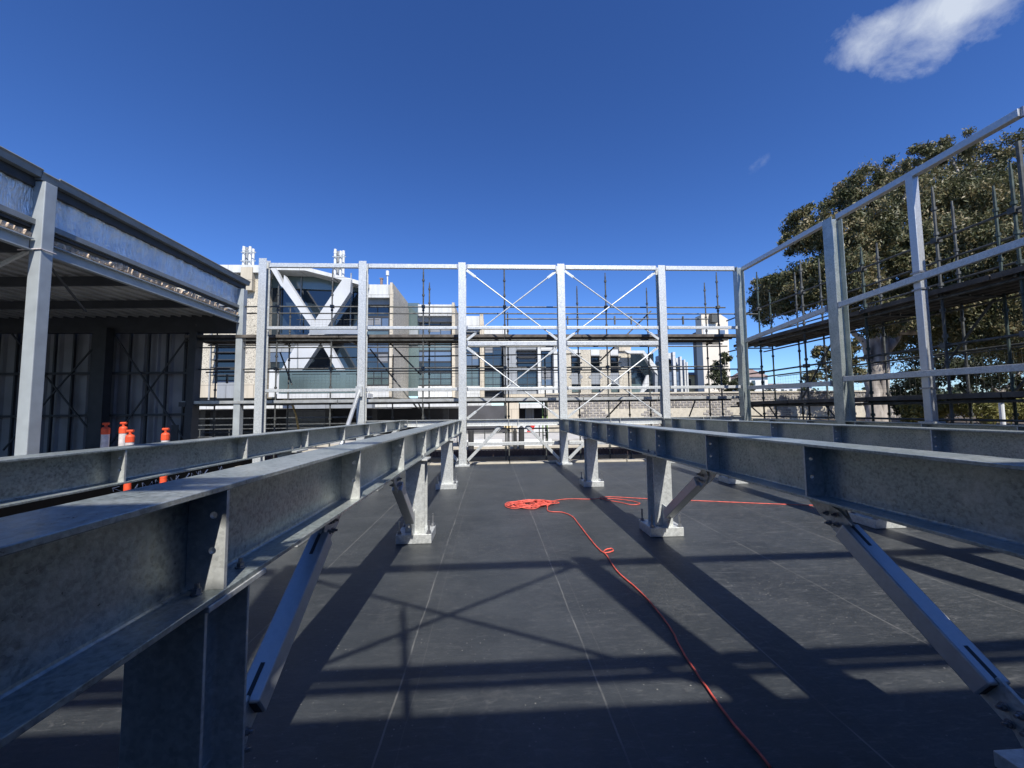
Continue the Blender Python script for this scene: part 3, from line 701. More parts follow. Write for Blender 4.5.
# ------------------------------------------------------------------ open shed on the left
def shed():
    r = empty('open_shed', (-8, 7.3, 0), 'dark open sided shed with a foil lined fascia and torn insulation at left', 'shed')
    X = -8.0; Y0, Y1 = .6, 13.25
    for y in (7.3, 12.97, 1.65):
        MB().bar((X+.05, y, .225), (X+.05, y, 5.76 if y < 12 else 5.6), .20, .20, (0, 1, 0)).build('post', SHEDST, r, bevel=.012)
    # gutter / top channel in two pieces with a lap
    for a, b, dz in ((Y0, 7.18, .012), (7.181, 7.449, -.03), (7.45, Y1, 0)):
        MB().ext([(-.07, -.07), (.04, -.07), (.06, .03), (.085, .06), (.07, .08), (.03, .05), (-.07, .06)], (X+.05, a, 5.88+dz), (X+.05, b, 5.88+dz)).build('gutter', GUTTER, r)
    MB().box(X-.14, X-.02, Y0, Y1, 5.66, 5.825).build('eaves_purlin', SHEDDK, r)
    # crumpled foil
    ny, nz = 260, 16; vs = []; fs = []
    for i in range(ny+1):
        for j in range(nz+1):
            y = Y0+(Y1-Y0)*i/ny; z = 5.07+.61*j/nz
            dx = .03*math.sin(y*1.3+1.5*math.sin(z*3+y*.7))*math.sin(math.pi*j/nz)+.012*math.sin(y*13+1.2*math.sin(z*7+y*1.7)+2*math.sin(y*3))+.008*math.sin(y*29-z*3+math.sin(y*2.1)*4)+random.uniform(-.004, .004)
            if j == nz: z += .02*math.sin(y*5)+random.uniform(-.015, .015)
            vs.append((X-.10+dx, y, z))
    for i in range(ny):
        for j in range(nz):
            a = i*(nz+1)+j; fs.append((a, a+nz+1, a+nz+2, a+1))
    MB().add(vs, fs).build('foil_lining', FOIL, r)
    MB().ext([(-.05, -.05), (.05, -.05), (.05, .05), (-.05, .05)], (X-.02, Y0, 5.02), (X-.02, Y1, 5.02)).build('sheeting_rail', GUTTER, r, bevel=.005)
    MB().ext([(-.03, -.03), (.03, -.03), (.03, .03), (-.03, .03)], (X-.06, Y0, 4.94), (X-.06, Y1, 4.94)).build('sheeting_rail', SHEDDK, r)
    # torn insulation
    ny = 420; vs = []; fs = []
    for i in range(ny+1):
        y = Y0+(Y1-Y0)*i/ny; h = .03+.09*max(0, math.sin(y*1.7+2*math.sin(y*.61))+.6*math.sin(y*4.3+1.5*math.sin(y*2.2))+.3*math.sin(y*11.7))*random.uniform(.5, 1.); 
        xo = X-.04+random.uniform(-.03, .05)
        vs += [(xo-.25, y, 4.78), (xo, y, 4.77+random.uniform(-.03, .01)), (xo+random.uniform(-.02, .04), y, 4.80+h*.6), (xo-.06, y, 4.83+h)]
    for i in range(ny):
        for j in range(3): a = i*4+j; fs.append((a, a+4, a+5, a+1))
    MB().add(vs, fs).build('torn_insulation', INSUL, r)
    for a, b in ((Y0, 7.18), (7.42, Y1)):
        MB().ext([(-.05, -.11), (.05, -.11), (.05, -.09), (-.03, -.09), (-.03, .09), (.05, .09), (.05, .11), (-.05, .11)], (X+.0, a, 4.60), (X+.0, b, 4.60)).build('eaves_channel', SHEDST, r)
    # roof sheets underside, ribs along Y
    mb = MB(); x = X-.2; k = 0
    zf = lambda x_: 4.74-.012*(X-x_)
    while x > -24:
        mb.box(x-.30, x-.02, Y0, Y1, zf(x)+.03, zf(x)+.05); mb.box(x-.035, x+.035-.01, Y0+.001, Y1-.001, zf(x)-.02, zf(x)+.055); x -= .32
    mb.build('roof_sheet', SOFFIT, r)
    MB().box(-24, X-.12, Y0, Y1, 5.74, 5.78).build('roof_sheet', SHEDST, r)
    for y in (3.0, 5.2, 7.3, 9.2, 11.1): MB().bar((X-.1, y, 4.62), (-24, y, 4.45), .09, .20).build('rafter', SHEDDK, r)
    MB().bar((X-.05, 13.0, 4.47), (-24, 13.0, 4.47), .16, .56).build('end_beam', SHEDDK, r)
    MB().bar((X-.05, 13.0, 3.99), (-9.4, 13.0, 3.99), .06, .07).build('end_beam', SHEDDK, r)
    MB().bar((X+.0, 7.3, 4.62), (X-2.2, 7.3, 3.4), .05, .05).build('fly_brace', GALV, r)
    MB().tube((X-.3, 7.6, 4.6), (X-.9, 9.1, 3.9), .022, 8).build('fly_brace', SHEDDK, r)
    MB().path([(X+.16, 7.18, 4.53), (X+.17, 7.25, 4.52), (X+.17, 7.42, 4.525)], .012).path([(X+.16, 7.19, 4.53), (X-.2, 7.17, 4.50)], .012).build('cable_tie', SLEEVE, r)
    # back wall of ribbed sheet, seen from inside
    prof = []; x = -9.45; zlo, zhi = 0, 4.24; mb = MB()
    xs = []
    while x > -24:
        xs += [(x, 13.22), (x-.28, 13.22), (x-.32, 13.16), (x-.36, 13.16), (x-.40, 13.22)]; x -= .42
    pts = xs; n = len(pts)
    vs = [(p[0], p[1], zlo) for p in pts]+[(p[0], p[1], zhi) for p in pts]+[(p[0], p[1]+.03, zlo) for p in pts]+[(p[0], p[1]+.03, zhi) for p in pts]
    mb.add(vs, [(i, i+1, n+i+1, n+i) for i in range(n-1)]+[(2*n+i+1, 2*n+i, 3*n+i, 3*n+i+1) for i in range(n-1)]).build('back_wall', RIBWALL, r)
    k = 0; x = -9.7
    while x > -24: MB().bar((x, 13.08, 0), (x, 13.08, 4.2), .05, .07, (0, 1, 0)).build('wall_stud', SHEDDK, r); x -= .56
    for z in (1.62, 2.93): MB().bar((-9.5, 13.02, z), (-24, 13.02, z), .06, .07).build('wall_girt', SHEDDK, r)
    MB().bar((-11.95, 12.8, 0), (-11.95, 12.8, 4.3), .38, .25, (0, 1, 0)).build('column', SHEDDK, r)
    MB().bar((-9.36, 12.95, 0), (-9.30, 12.95, 4.2), .22, .30, (0, 1, 0)).build('corner_column', SHEDDK, r)
    for (xa, xb) in ((-11.8, -9.55), (-14.8, -12.1)):
        MB().bar((xa, 12.93, 4.2), (xb, 12.93, .9), .03, .04).build('wall_tie', SHEDDK, r)
        MB().bar((xa, 12.96, .6), (xb, 12.96, 4.1), .03, .04).build('wall_tie', SHEDDK, r)
    MB().box(-9.62, -9.42, 12.78, 12.80, 1.86, 2.0).build('wall_plate', SHEDDK, r)
    MB().box(-9.9, -9.7, 12.9, 12.93, .02, 1.3).build('conduit_panel', SHEDDK, r)
    # side wall at the far left closes the interior
    MB().box(-24.1, -24, Y0, 13.2, 0, 5.7).build('side_wall', SHEDDK, r)
    return r
shed()
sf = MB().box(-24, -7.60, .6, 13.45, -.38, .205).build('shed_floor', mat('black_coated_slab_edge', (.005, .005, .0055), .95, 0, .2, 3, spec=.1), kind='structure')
MB().box(-24, -7.62, .6, 13.44, .206, .222).build('shed_floor_topping', mat('floor_topping', (.35, .34, .32), .9, 0, .2, 2), kind='structure')
def chalk():
    g = random.Random(4); mb = MB(); cm = mat('chalk_line', (.10, .13, .22), .9, 0, .1, 20)
    root = empty('chalk_marks', (-7.593, 10, .1), 'faint blue chalk scribbles and arrows on the black slab edge', 'chalk marks')
    def stroke(pts, y, sc=1.3):
        MB().path([(-7.593, y+p[0]*sc, .045+p[1]*sc) for p in pts], .005, 5).build('chalk_stroke', cm, root)
    y = 9.0
    for ch in range(14):      # faint unreadable hand-written word shapes
        if ch in (4, 8): y += .14; continue
        n = g.choice((3, 4, 5)); stroke([(g.uniform(0, .12), .075*(k % 2)+g.uniform(-.01, .01)) for k in range(n)], y); y += .16
    for yy in (5.6, 8.5): stroke([(0, .085), (.16, .0)], yy); stroke([(.02, .03), (0, .085), (.11, .09)], yy)
    stroke([(0, .08), (.05, .0), (.10, .08), (.14, .01)], 11.6)
chalk()

# ------------------------------------------------------------------ bollards
def bollard(x, y, z, h, label):
    r = empty('traffic_bollard', (x, y, z), label, 'bollard', 'orange and white traffic bollards left of the slim beam')
    def lathe(prof, n=16):
        mb = MB(); vs = [(x+rr*math.cos(2*math.pi*k/n), y+rr*math.sin(2*math.pi*k/n), z+zz) for rr, zz in prof for k in range(n)]
        fs = [(i*n+k, i*n+(k+1) % n, (i+1)*n+(k+1) % n, (i+1)*n+k) for i in range(len(prof)-1) for k in range(n)]
        return mb.add(vs, fs+[tuple(range(n))[::-1], tuple(range((len(prof)-1)*n, len(prof)*n))])
    hb = h-.12
    lathe([(.055, .05), (.060, .1), (.060, .3), (.064, .32), (.064, .62*hb)]).build('lower_tube', ORANGE, r, smooth=False)
    lathe([(.068, .40*hb), (.068, hb-.15)]).build('reflective_sleeve', SLEEVE, r)
    lathe([(.066, hb-.15), (.073, hb-.14), (.073, hb-.03), (.06, hb), (.035, hb+.01)]).build('head', ORANGE, r)
    mb = MB(); mb.tube((x, y, z+hb), (x, y, z+hb+.06), .024, 10); mb.tube((x-.06, y, z+hb+.08), (x+.06, y, z+hb+.08), .028, 10); mb.build('handle', ORANGE, r, bevel=.004)
    n = 8; MB().add([(x+.18*math.cos(math.pi/4*k+.39), y+.18*math.sin(math.pi/4*k+.39), z) for k in range(n)]+[(x+.14*math.cos(math.pi/4*k+.39), y+.14*math.sin(math.pi/4*k+.39), z+.055) for k in range(n)],
        [(i, (i+1) % n, n+(i+1) % n, n+i) for i in range(n)]+[tuple(range(n))[::-1], tuple(range(n, 2*n))]).build('rubber_base', RUBBER, r)
bollard(-8.34, 9.1, .223, 1.25, 'leftmost orange bollard with a pink white sleeve, tallest of the close pair')
bollard(-8.24, 9.4, .223, 1.25, 'orange bollard with a white sleeve tucked just right of the leftmost one')
bollard(-7.31, 8.5, .0, 1.33, 'orange bollard third from the left, its red foot showing below the slim beam')
bollard(-6.78, 8.7, .0, 1.35, 'rightmost orange bollard standing alone in front of the ribbed wall')

# ------------------------------------------------------------------ red cord
def cord():
    rr = random.Random(3); P = []
    def pt(px, py): v = at(px, py, Z=0); return Vector((v.x, v.y, .012))
    main = [(770, 770), (735, 728), (707, 690), (682, 652), (672, 632), (655, 609), (637, 590), (618, 573), (608, 558), (604, 552), (611, 549.5), (613, 552), (604, 553.5), (597, 548), (588, 537), (578, 524), (572, 517), (562, 513), (548, 511.5)]
    pts = [pt(770, 800)]+[pt(*p) for p in main]
    c = pt(532, 505)
    cx = cy = 0.
    for k in range(230):   # untidy heap of loops, fat at the left and thinning to the right
        a = k*.55+rr.uniform(-.12, .12)
        if k % 11 == 0: cx, cy, R_ = rr.uniform(-.16, .12), rr.uniform(-.10, .10), rr.uniform(.45, 1.0)
        ex = .37*R_*math.cos(a)+cx; ey = (.27-.16*max(0, ex/.5))*R_*math.sin(a)+cy*(1-max(0, ex))
        pts.append(Vector((c.x+ex, c.y+ey, .012+.08*rr.random()*(1.1-min(1, math.hypot(ex/.5, ey/.3))))))
    out = [(548, 503.5), (556, 501), (570, 499.5), (590, 499.8), (608, 499), (628, 501), (640, 504), (632, 505.5), (620, 503), (606, 500.5), (600, 498), (612, 497.5), (640, 499), (668, 500.5), (700, 501.5), (735, 503), (770, 504.5), (798, 505.5), (840, 507), (900, 509), (960, 512)]
    pts += [pt(*p) for p in out]
    # Catmull-Rom
    res = []
    for i in range(1, len(pts)-2):
        p0, p1, p2, p3 = pts[i-1:i+3]
        for t in np.linspace(0, 1, 5, endpoint=False):
            q = .5*((2*p1)+(p2-p0)*t+(2*p0-5*p1+4*p2-p3)*t*t+(3*p1-p0-3*p2+p3)*t**3)
            if res and (q-res[-1]).length < .004: continue
            res.append(q+Vector((rr.uniform(-.002, .002), rr.uniform(-.003, .003), 0)))
    o = MB().path(res, .0068, 6).build('extension_cord', CORD, smooth=True)
    tag(o, 'red extension cord heaped on the deck and trailing to the camera', 'cord')
cord()

# ------------------------------------------------------------------ background buildings
def R4(px0, py0, px1, py1, Y):
    a = at((px0+px1)/2, py0, Y=Y).z; b = at((px0+px1)/2, py1, Y=Y).z
    c = at(px0, (py0+py1)/2, Y=Y).x; d = at(px1, (py0+py1)/2, Y=Y).x
    return min(c, d), max(c, d), min(a, b), max(a, b)
def fb(name, m_, parent, px0, py0, px1, py1, Y, depth, **kw):
    "front face at distance Y, given depth behind it"
    x0, x1, z0, z1 = R4(px0, py0, px1, py1, Y)
    return MB().box(x0, x1, Y, Y+depth, z0, z1).build(name, m_, parent, **kw)
def pg(name, m_, parent, pts, Y, depth):
    q = [at(p[0], p[1], Y=Y) for p in pts]
    return MB().poly([(v.x, v.z) for v in q], Y, Y+depth).build(name, m_, parent)
def window(parent, px0, py0, px1, py1, Y, glass=GLASS, mull=0, trans=0, louvre=0, fr=.07):
    "window proper: recessed pane, frame, mullions, sun louvres"
    x0, x1, z0, z1 = R4(px0, py0, px1, py1, Y)
    f = MB()
    f.box(x0, x0+fr, Y-.05, Y-.005, z0, z1).box(x1-fr, x1, Y-.05, Y-.005, z0, z1).box(x0+fr, x1-fr, Y-.05, Y-.005, z0, z0+fr).box(x0+fr, x1-fr, Y-.05, Y-.005, z1-fr, z1)
    for k in range(mull): x = x0+(x1-x0)*(k+1)/(mull+1); f.box(x-.03, x+.03, Y-.046, Y-.008, z0+fr, z1-fr)
    for k in range(trans): z = z0+(z1-z0)*(k+1)/(trans+1); f.box(x0+fr, x1-fr, Y-.044, Y-.010, z-.03, z+.03)
    fo = f.build('window', DARKF, parent)
    MB().box(x0+fr, x1-fr, Y-.022, Y-.006, z0+fr, z1-fr).build('pane', glass, fo)
    if random.random() < .45 and (x1-x0) > .8:
        q = MB(); n_ = max(1, mull+1)
        for k in range(n_):
            if random.random() < .6: q.box(x0+fr+(x1-x0-2*fr)*k/n_+.05, x0+fr+(x1-x0-2*fr)*(k+1)/n_-.05, Y-.030, Y-.0225, z1-fr-(z1-z0)*random.uniform(.15, .6), z1-fr)
        if q.v: q.build('blind', BLIND, fo)
    if louvre:
        l = MB()
        for k in range(louvre): z = z0+(z1-z0)*(k+.7)/louvre; l.bar((x0-.1, Y-.30, z), (x1+.1, Y-.30, z), .42, .06)
        l.build('louvre', SHEDDK, fo)
    return fo

BLIND = mat('window_blind', (.20, .21, .23), .8, 0, .1, 3)
def office():
    b = empty('office_building', (-10, 28, GZ), 'modern office block with a big white X frame over blue glass', 'building')
    Y = 28.0
    # patterned cream wing at left (continues behind the shed)
    fb('wall', PATT, b, 60, 272, 217, 384, Y, 8); 
    fb('wall', PATT, b, 238, 272, 262, 384, Y, 8)
    fb('wall', PATT, b, 217, 272, 238, 341, Y+.01, 7.9)
    fb('wall', CREAM, b, 60, 384, 217, 398, Y-.02, 8); fb('wall', CREAM, b, 238, 384, 262, 398, Y-.02, 8)
    fb('spandrel', GREYP, b, 217, 381, 238, 398, Y-.04, 6)
    window(b, 217, 343.5, 237.5, 381, Y+.1, trans=3, louvre=5)
    window(b, 217, 300, 237.5, 330, Y-.05, trans=2)
    fb('band', DARKF, b, 60, 398, 262, 401.5, Y+.4, 6)
    fb('slab', PWHITE, b, 60, 401.5, 460, 408.5, Y-.1, 9)
    fb('fascia', PWHITE, b, 120, 264.5, 263, 272, Y-.3, 9)
    fb('wall', CREAM, b, 240.5, 267, 252, 290, Y-.4, 1)
    # undercroft
    fb('undercroft_wall', mat('undercroft_grey', (.06, .06, .065), .9, 0, .2, 1), b, 40, 408, 507, 436, Y+7.5, .3)
    for px in (200, 262, 325, 372, 443):
        fb('column', SHEDDK, b, px, 408.5, px+5, 437, Y+3.5, .5)
    fb('undercroft_panel', GREYP, b, 286, 410, 325, 433, Y+6.8, .3)
    for pyy in (418, 424.5): fb('handrail', SCAF, b, 60, pyy, 372, pyy+1.1, Y-.2, .06)
    # glass bay behind the X
    fb('glass_wall', GLASS, b, 262, 286, 368, 398, Y+1.2, 4)
    pg('glass_wall', GLASSG, b, [(268, 287.5), (268, 271), (303, 271), (344, 281), (366, 288), (366, 292), (330, 290)], Y+1.0, .15)
    for px in (278, 300, 332, 350): fb('mullion', GREYP, b, px, 273, px+1.1, 332, Y+.92, .06)
    pg('roof', PWHITE, b, [(262, 265.2), (306, 267), (346, 277.2), (368, 283), (368, 287), (345, 280.6), (305, 270.4), (262, 269.3)], Y-.35, 1.3)
    fb('spandrel', GREYP, b, 268, 344, 300, 352, Y+1.1, .1)
    # interior slab and balcony
    fb('glass_wall', GLASSL, b, 262, 352, 297, 362, Y+1.14, .05)
    fb('balcony_slab', PWHITE, b, 277, 393.5, 368, 398, Y-1.2, 2.6)
    fb('balcony_glass', GLASSG, b, 279, 370, 366, 393.3, Y-1.15, .04)
    fb('balcony_slab', GREYP, b, 293, 401.8, 372, 408.3, Y-.9, .7)  # soffit under the balcony as a front strip, its shade put into the grey
    # the X, front faces and deep soffits
    Yx = Y-.6
    pg('x_arm', XWHITE, b, [(270, 267.5), (275, 267.5), (283, 284), (284, 275), (320, 330), (313.5, 330), (283, 287.5), (281, 286)], Yx, .45)
    pg('x_arm', XWHITE, b, [(343, 278.5), (351, 279), (350, 292), (325, 330), (313.5, 330), (316, 318.5)], Yx-.01, .5)
    pg('x_arm', XWHITE, b, [(313.5, 330.1), (325, 330.1), (324, 337.5), (303, 369), (285, 394), (275, 394), (277, 377), (297, 343)], Yx-.02, .5)
    pg('x_arm', XWHITE, b, [(318, 338), (325, 337.6), (352, 386), (352, 394), (345.5, 386)], Yx-.01, .5)
    pg('x_arm', GREYP, b, [(296.9, 343), (298.0, 343), (298.0, 367), (296.9, 369)], Yx-.06, .03)
    fb('door_surround', PWHITE, b, 269, 369, 277, 397, Y-.4, .5)
    for px in (213, 259):
        v = at(px, 300, Y=Y-.08); z1 = at(px, 273, Y=Y).z; z0 = at(px, 400, Y=Y).z; MB().tube((v.x, Y-.1, z0), (v.x, Y-.1, z1), .05, 8).build('downpipe', GREYP, b)
    # bay B (first with the fin)
    def bay(px0, px1, pyt, Yb, pxf, fin_rear, sc, rows):
        "white fascia, windows, fin at right and patterned return wall behind it"
        fb('fascia', PWHITE, b, px0, pyt, px1, pyt+13*sc, Yb, 5)
        fb('reveal', GREYP, b, px0, pyt+13*sc, px1, pyt+20*sc, Yb+.35, 4)
        for (t, bt, gl, mu, tr) in rows: window(b, px0, t, px1, bt, Yb+.8, glass=gl, mull=mu, trans=tr)
        x0, x1, z0, z1 = R4(px1, pyt-2, pxf, 397, Yb-.15)
        MB().box(x0, x1, Yb-.15, Yb+5, z0, z1).build('fin', CREAM, b)
        MB().box(x1-.02, x1+.05, Yb-.10, Yb+5.2, z0, z1-.5).build('return_wall', PATT, b)
        fb('balcony_wall', PWHITE, b, px0, 386, px1, 397, Yb-.05, .3)
        fb('slab', PWHITE, b, px0, 401.5, pxf+8, 408.3, Yb+.05, 4)
        fb('core', DARKF, b, px0, pyt+3, px1, 398, Yb+1.0, 3.6)
    bay(366, 389.5, 284.5, 28.0, 392, 408, 1.0, [(304, 317, GLASS, 1, 0), (317, 330, GLASSL, 2, 0), (330, 338, GLASSG, 0, 0), (341, 353, GLASSL, 1, 1), (353, 371, GLASS, 1, 1), (371, 385.5, GLASSG, 2, 1)])
    fb('glass_wall', GLASSG, b, 405, 303, 419, 396, 33.6, .3); fb('wall', GREYP, b, 409, 330, 418, 344, 33.4, .2)
    bay(418, 452, 304.5, 33.0, 454.5, 466, .85, [(321, 326, GLASS, 2, 0), (326, 336, GLASSL, 2, 0), (342, 351, GLASSG, 1, 0), (351, 362, GLASSL, 1, 1), (362, 372, GLASS, 1, 1), (372, 385.5, GLASSG, 2, 1)])
    bay(464, 480, 316, 38.0, 483.5, 490, .8, [(328, 338, GLASS, 1, 0), (342, 353, GLASS, 1, 0), (353, 366, GLASSL, 1, 0), (368, 388, GLASSG, 1, 1)])
    fb('fascia', PWHITE, b, 484, 326, 508, 334, 40, 4)
    window(b, 484, 334, 502, 366, 40.6, mull=1, trans=3); window(b, 484, 371, 502, 391, 40.6, mull=1, trans=2, glass=GLASSG)
    fb('core', DARKF, b, 484, 333, 503, 398, 41, 3)
    return b
office()

def office_low():
    b = empty('office_wing', (3, 39, GZ), 'grey and white clad wing with louvred dark windows right of the third far post', 'building')
    Y = 39
    fb('wall', GREYP, b, 504, 344, 517, 394, Y, 5); fb('wall', GREYP, b, 517, 344, 538, 349.5, Y, 5); fb('wall', GREYP, b, 517, 367, 538, 371, Y, 5); fb('wall', GREYP, b, 517, 391, 538, 395, Y, 5)
    fb('parapet', PWHITE, b, 504, 340, 540, 344.5, Y-.2, 5); fb('fin', PWHITE, b, 538, 343, 541, 394, Y-.5, 3)
    window(b, 517, 349.5, 538, 367, Y+.3, trans=2, louvre=3); window(b, 517, 371, 538, 391, Y+.3, trans=2, mull=1)
    fb('parapet', PWHITE, b, 541, 345, 554, 350.5, Y, 5); fb('fin', PWHITE, b, 554, 345, 557.5, 393, Y-.5, 3)
    window(b, 541, 350.5, 554, 369, Y+.4, trans=2); window(b, 541, 369, 554, 386, Y+.4, trans=1, glass=GLASSL)
    fb('wall', PWHITE, b, 541, 386, 554, 394, Y, 4)
    fb('slab', CREAM, b, 505, 394, 546, 397, Y-1.2, 6)
    fb('slab', PWHITE, b, 520, 403, 545, 408, Y-1, 6)
    fb('pillar', CREAM, b, 505, 401.5, 519, 432, Y-3, 3)
    fb('undercroft_wall', DARKF, b, 519, 408, 545, 430, Y+3, .3); fb('pillar', GREYP, b, 526, 408, 534, 420, Y+1, 1)
    fb('core', DARKF, b, 505, 346, 557, 393, Y+.9, 3.9)
office_low()

def flue(px0, px1, py0, py1, label):
    r = empty('flue_stack', at((px0+px1)/2, py1, Y=31), label, 'flue', 'flue stacks on the office roof')
    n = 4
    for k in range(n):
        p = at(px0+(px1-px0)*(k+.5)/n, py0+random.uniform(0, 2.5), Y=31+.25*(k % 2)); q = at(px0+(px1-px0)*(k+.5)/n, py1+3, Y=31+.25*(k % 2))
        m_ = MB(); m_.tube((p.x, p.y, q.z), (p.x, p.y, p.z), .10, 10); m_.tube((p.x, p.y, p.z-.35), (p.x, p.y, p.z-.2), .12, 10); m_.build('flue_pipe', GREYP if k == 1 else WHITE, r)
    for f in (.3, .7):
        z = at(px0, py0+(py1-py0)*f, Y=31).z; a = at(px0, py0, Y=30.85).x; c = at(px1, py0, Y=30.85).x
        MB().bar((a-.1, 30.85, z), (c+.1, 30.85, z), .04, .06).build('strap', SHEDST, r)
flue(242.5, 255, 246.5, 268, 'cluster of four thin flues at the left end of the office roof')
flue(334, 345, 249, 277, 'cluster of four thin flues above the right arm of the white X')
o = MB().tube(at(387.5, 285, Y=30), at(387.5, 272, Y=30), .05, 8).tube(at(387.5, 275.5, Y=30), at(387.5, 271, Y=30), .12, 10).build('roof_vent', WHITE); tag(o, 'slim mushroom vent on the stepped roof left of the cream fin', 'roof vent', 'vents on the stepped roof')
o = MB().tube(at(381.5, 285, Y=30), at(381.5, 279, Y=30), .10, 8).box(*(lambda v: (v.x-.12, v.x+.12, 29.9, 30.1, v.z, v.z+.08))(at(381.5, 279.2, Y=30))).build('roof_vent', TILE); tag(o, 'short brown vent on the stepped roof beside the mushroom vent', 'roof vent', 'vents on the stepped roof')

def cream_building():
    b = empty('cream_building', (10, 43, GZ), 'cream patterned building with three dark windows and an angular white porch', 'building')
    Y = 43
    cols = [(560, 571.3), (580.5, 591), (600, 610.5), (619, 631)]
    for a, c in cols: fb('wall', PATT, b, a, 349.5, c, 393, Y, 7)
    for a, c in ((571.3, 580.5), (591, 600), (610.5, 619)):
        fb('parapet', PWHITE, b, a, 349.5, c, 355.5, Y+.02, 6)
        window(b, a, 355.5, c, 372.5, Y+.4, trans=2, louvre=3)
        fb('spandrel', GREYP, b, a-.0, 373, c+.0, 384.3, Y+.06, 5); window(b, a, 384.5, c, 392.5, Y+.4, glass=GLASSG)
        pg('spandrel', GREYP, b, [(a-2.5, 377), (a, 374), (a, 379)], Y-.04, .03); pg('spandrel', GREYP, b, [(c, 374), (c+2.5, 377), (c, 379)], Y-.04, .03)
    fb('wall', CREAM, b, 619, 345.5, 631, 351, Y-.2, 5)
    # angular porch
    pg('porch_frame', PWHITE, b, [(624, 350.5), (644, 350.5), (650, 358), (656.5, 366), (658, 375), (655, 372), (643, 353.5), (629, 353.5)], Y-1.2, .7)
    pg('porch_side', GREYP, b, [(655, 371.5), (657.8, 374), (658, 396), (655, 396)], Y-1.1, .6)
    fb('glass_wall', GLASS, b, 630, 353.5, 654, 384, Y+.6, .3); fb('glass_wall', GLASSG, b, 630, 384, 650, 392.5, Y+.55, .3)
    pg('porch_frame', PWHITE, b, [(647, 375), (649, 375), (650, 386), (643, 393), (640, 393)], Y-1.6, .3)
    fb('core', DARKF, b, 565, 356, 654, 392, Y+1, 4)
cream_building()

def fin_building():
    b = empty('finned_building', (20, 46, GZ), 'white building with five vertical fins stepping away right of the fifth far post', 'building')
    for k, (px, pw, pyt, Y) in enumerate(((673.5, 2.6, 352, 44), (680.5, 2.0, 356.5, 48), (684.5, 1.6, 359.5, 52), (687, 1.4, 362, 56), (664, 3, 352, 42))):
        fb('fin', PWHITE, b, px, pyt, px+pw, 394, Y, .5)
    for (a, c, t, Y) in ((666, 673.5, 353, 45), (676, 680.5, 358, 49), (682.5, 684.6, 361, 53)):
        fb('fascia', PWHITE, b, a, t, c, t+6.5, Y, 3); window(b, a, t+6.5, c, 371, Y+.4); window(b, a, 371, c, 391, Y+.4, glass=GLASSL, trans=1); fb('core', DARKF, b, a, t+5, c, 393, Y+1, 3)
fin_building()

def tower():
    b = empty('tower', (26, 60, GZ), 'tall plain cream tower rising behind the fifth bay of the far screen', 'tower')
    Y = 62
    x0, x1, z0, z1 = R4(703, 316, 729.5, 396, Y)
    zr = at(716, 313.5, Y=Y).z; xm = at(719, 315, Y=Y).x; z1r = at(729, 319, Y=Y).z
    MB().add([(x0, Y, z0), (x1, Y, z0), (x1, Y, z1r), (xm, Y, zr), (x0, Y, zr-.2), (x0, Y+1.9, z0), (x1, Y+1.9, z0), (x1, Y+1.9, z1r), (xm, Y+1.9, zr), (x0, Y+1.9, zr-.2)],
             [(0,1,2,3,4), (9,8,7,6,5), (0,5,6,1), (1,6,7,2), (2,7,8,3), (3,8,9,4), (4,9,5,0)]).build('wall', mat('cream_tower_render', (.66, .60, .50), .85, 0, .06, .3), b)
    fb('upper_cladding', WHITE, b, 703.3, 324, 716, 338, Y-.1, .09)
    fb('window', GLASSL, b, 719.5, 330, 725, 335, Y-.08, .07)
    fb('plant_box', SCAF, b, 712, 313, 719, 322, Y-.9, .8)
    # lower block on its left, the tower's side shade put into its colour
    x0, x1, z0, z1 = R4(700, 331, 705, 396, Y+2)
    MB().box(x0, x1, Y+2.0, Y+4, z0, z1).build('side_block', mat('painted_side_shade', (.20, .185, .17), .85, 0, .08, .4), b)
tower()

def brick_wall():
    b = empty('block_wall', (15, 36, GZ), 'long cream wall with stepped grey block patterns behind the scaffold base', 'wall')
    Y = 38.0
    x0 = at(545, 405, Y=Y).x; x1 = at(905, 405, Y=Y).x; zt = at(700, 392.5, Y=Y).z; zm = at(700, 403, Y=Y).z; zb = at(700, 409, Y=Y).z
    MB().box(x0, x1, Y, Y+.6, GZ, zt).build('wall_face', CONC, b)
    mb = MB(); bw, bh = .62, .235; row = 0; z = zt-.05
    cream_runs = []
    period = 6.2
    while z > GZ+.1:
        z -= bh; inpat = z < zb-.02
        k = 0; x = x0+(.31 if row % 2 else 0)
        while x < x1-bw:
            put = True
            if inpat:
                ph = ((x-x0-1.2) % period)/period; half = .17+.035*((row*7) % 3)
                put = abs(ph-.5) < half
            if abs(z-zm) < bh*.6 and False: put = False
            if put: mb.box(x+.05, x+bw-.05, Y-.05, Y-.002, z+.03, z+bh-.03)
            x += bw
        row += 1
    mb.build('block_courses', mat('grey_block', (.27, .25, .23), .9, 0, .3, 1.2), b)
    fb('coping', CONC, b, 545, 391.5, 905, 393, Y-.15, .9)
    return b
brick_wall()

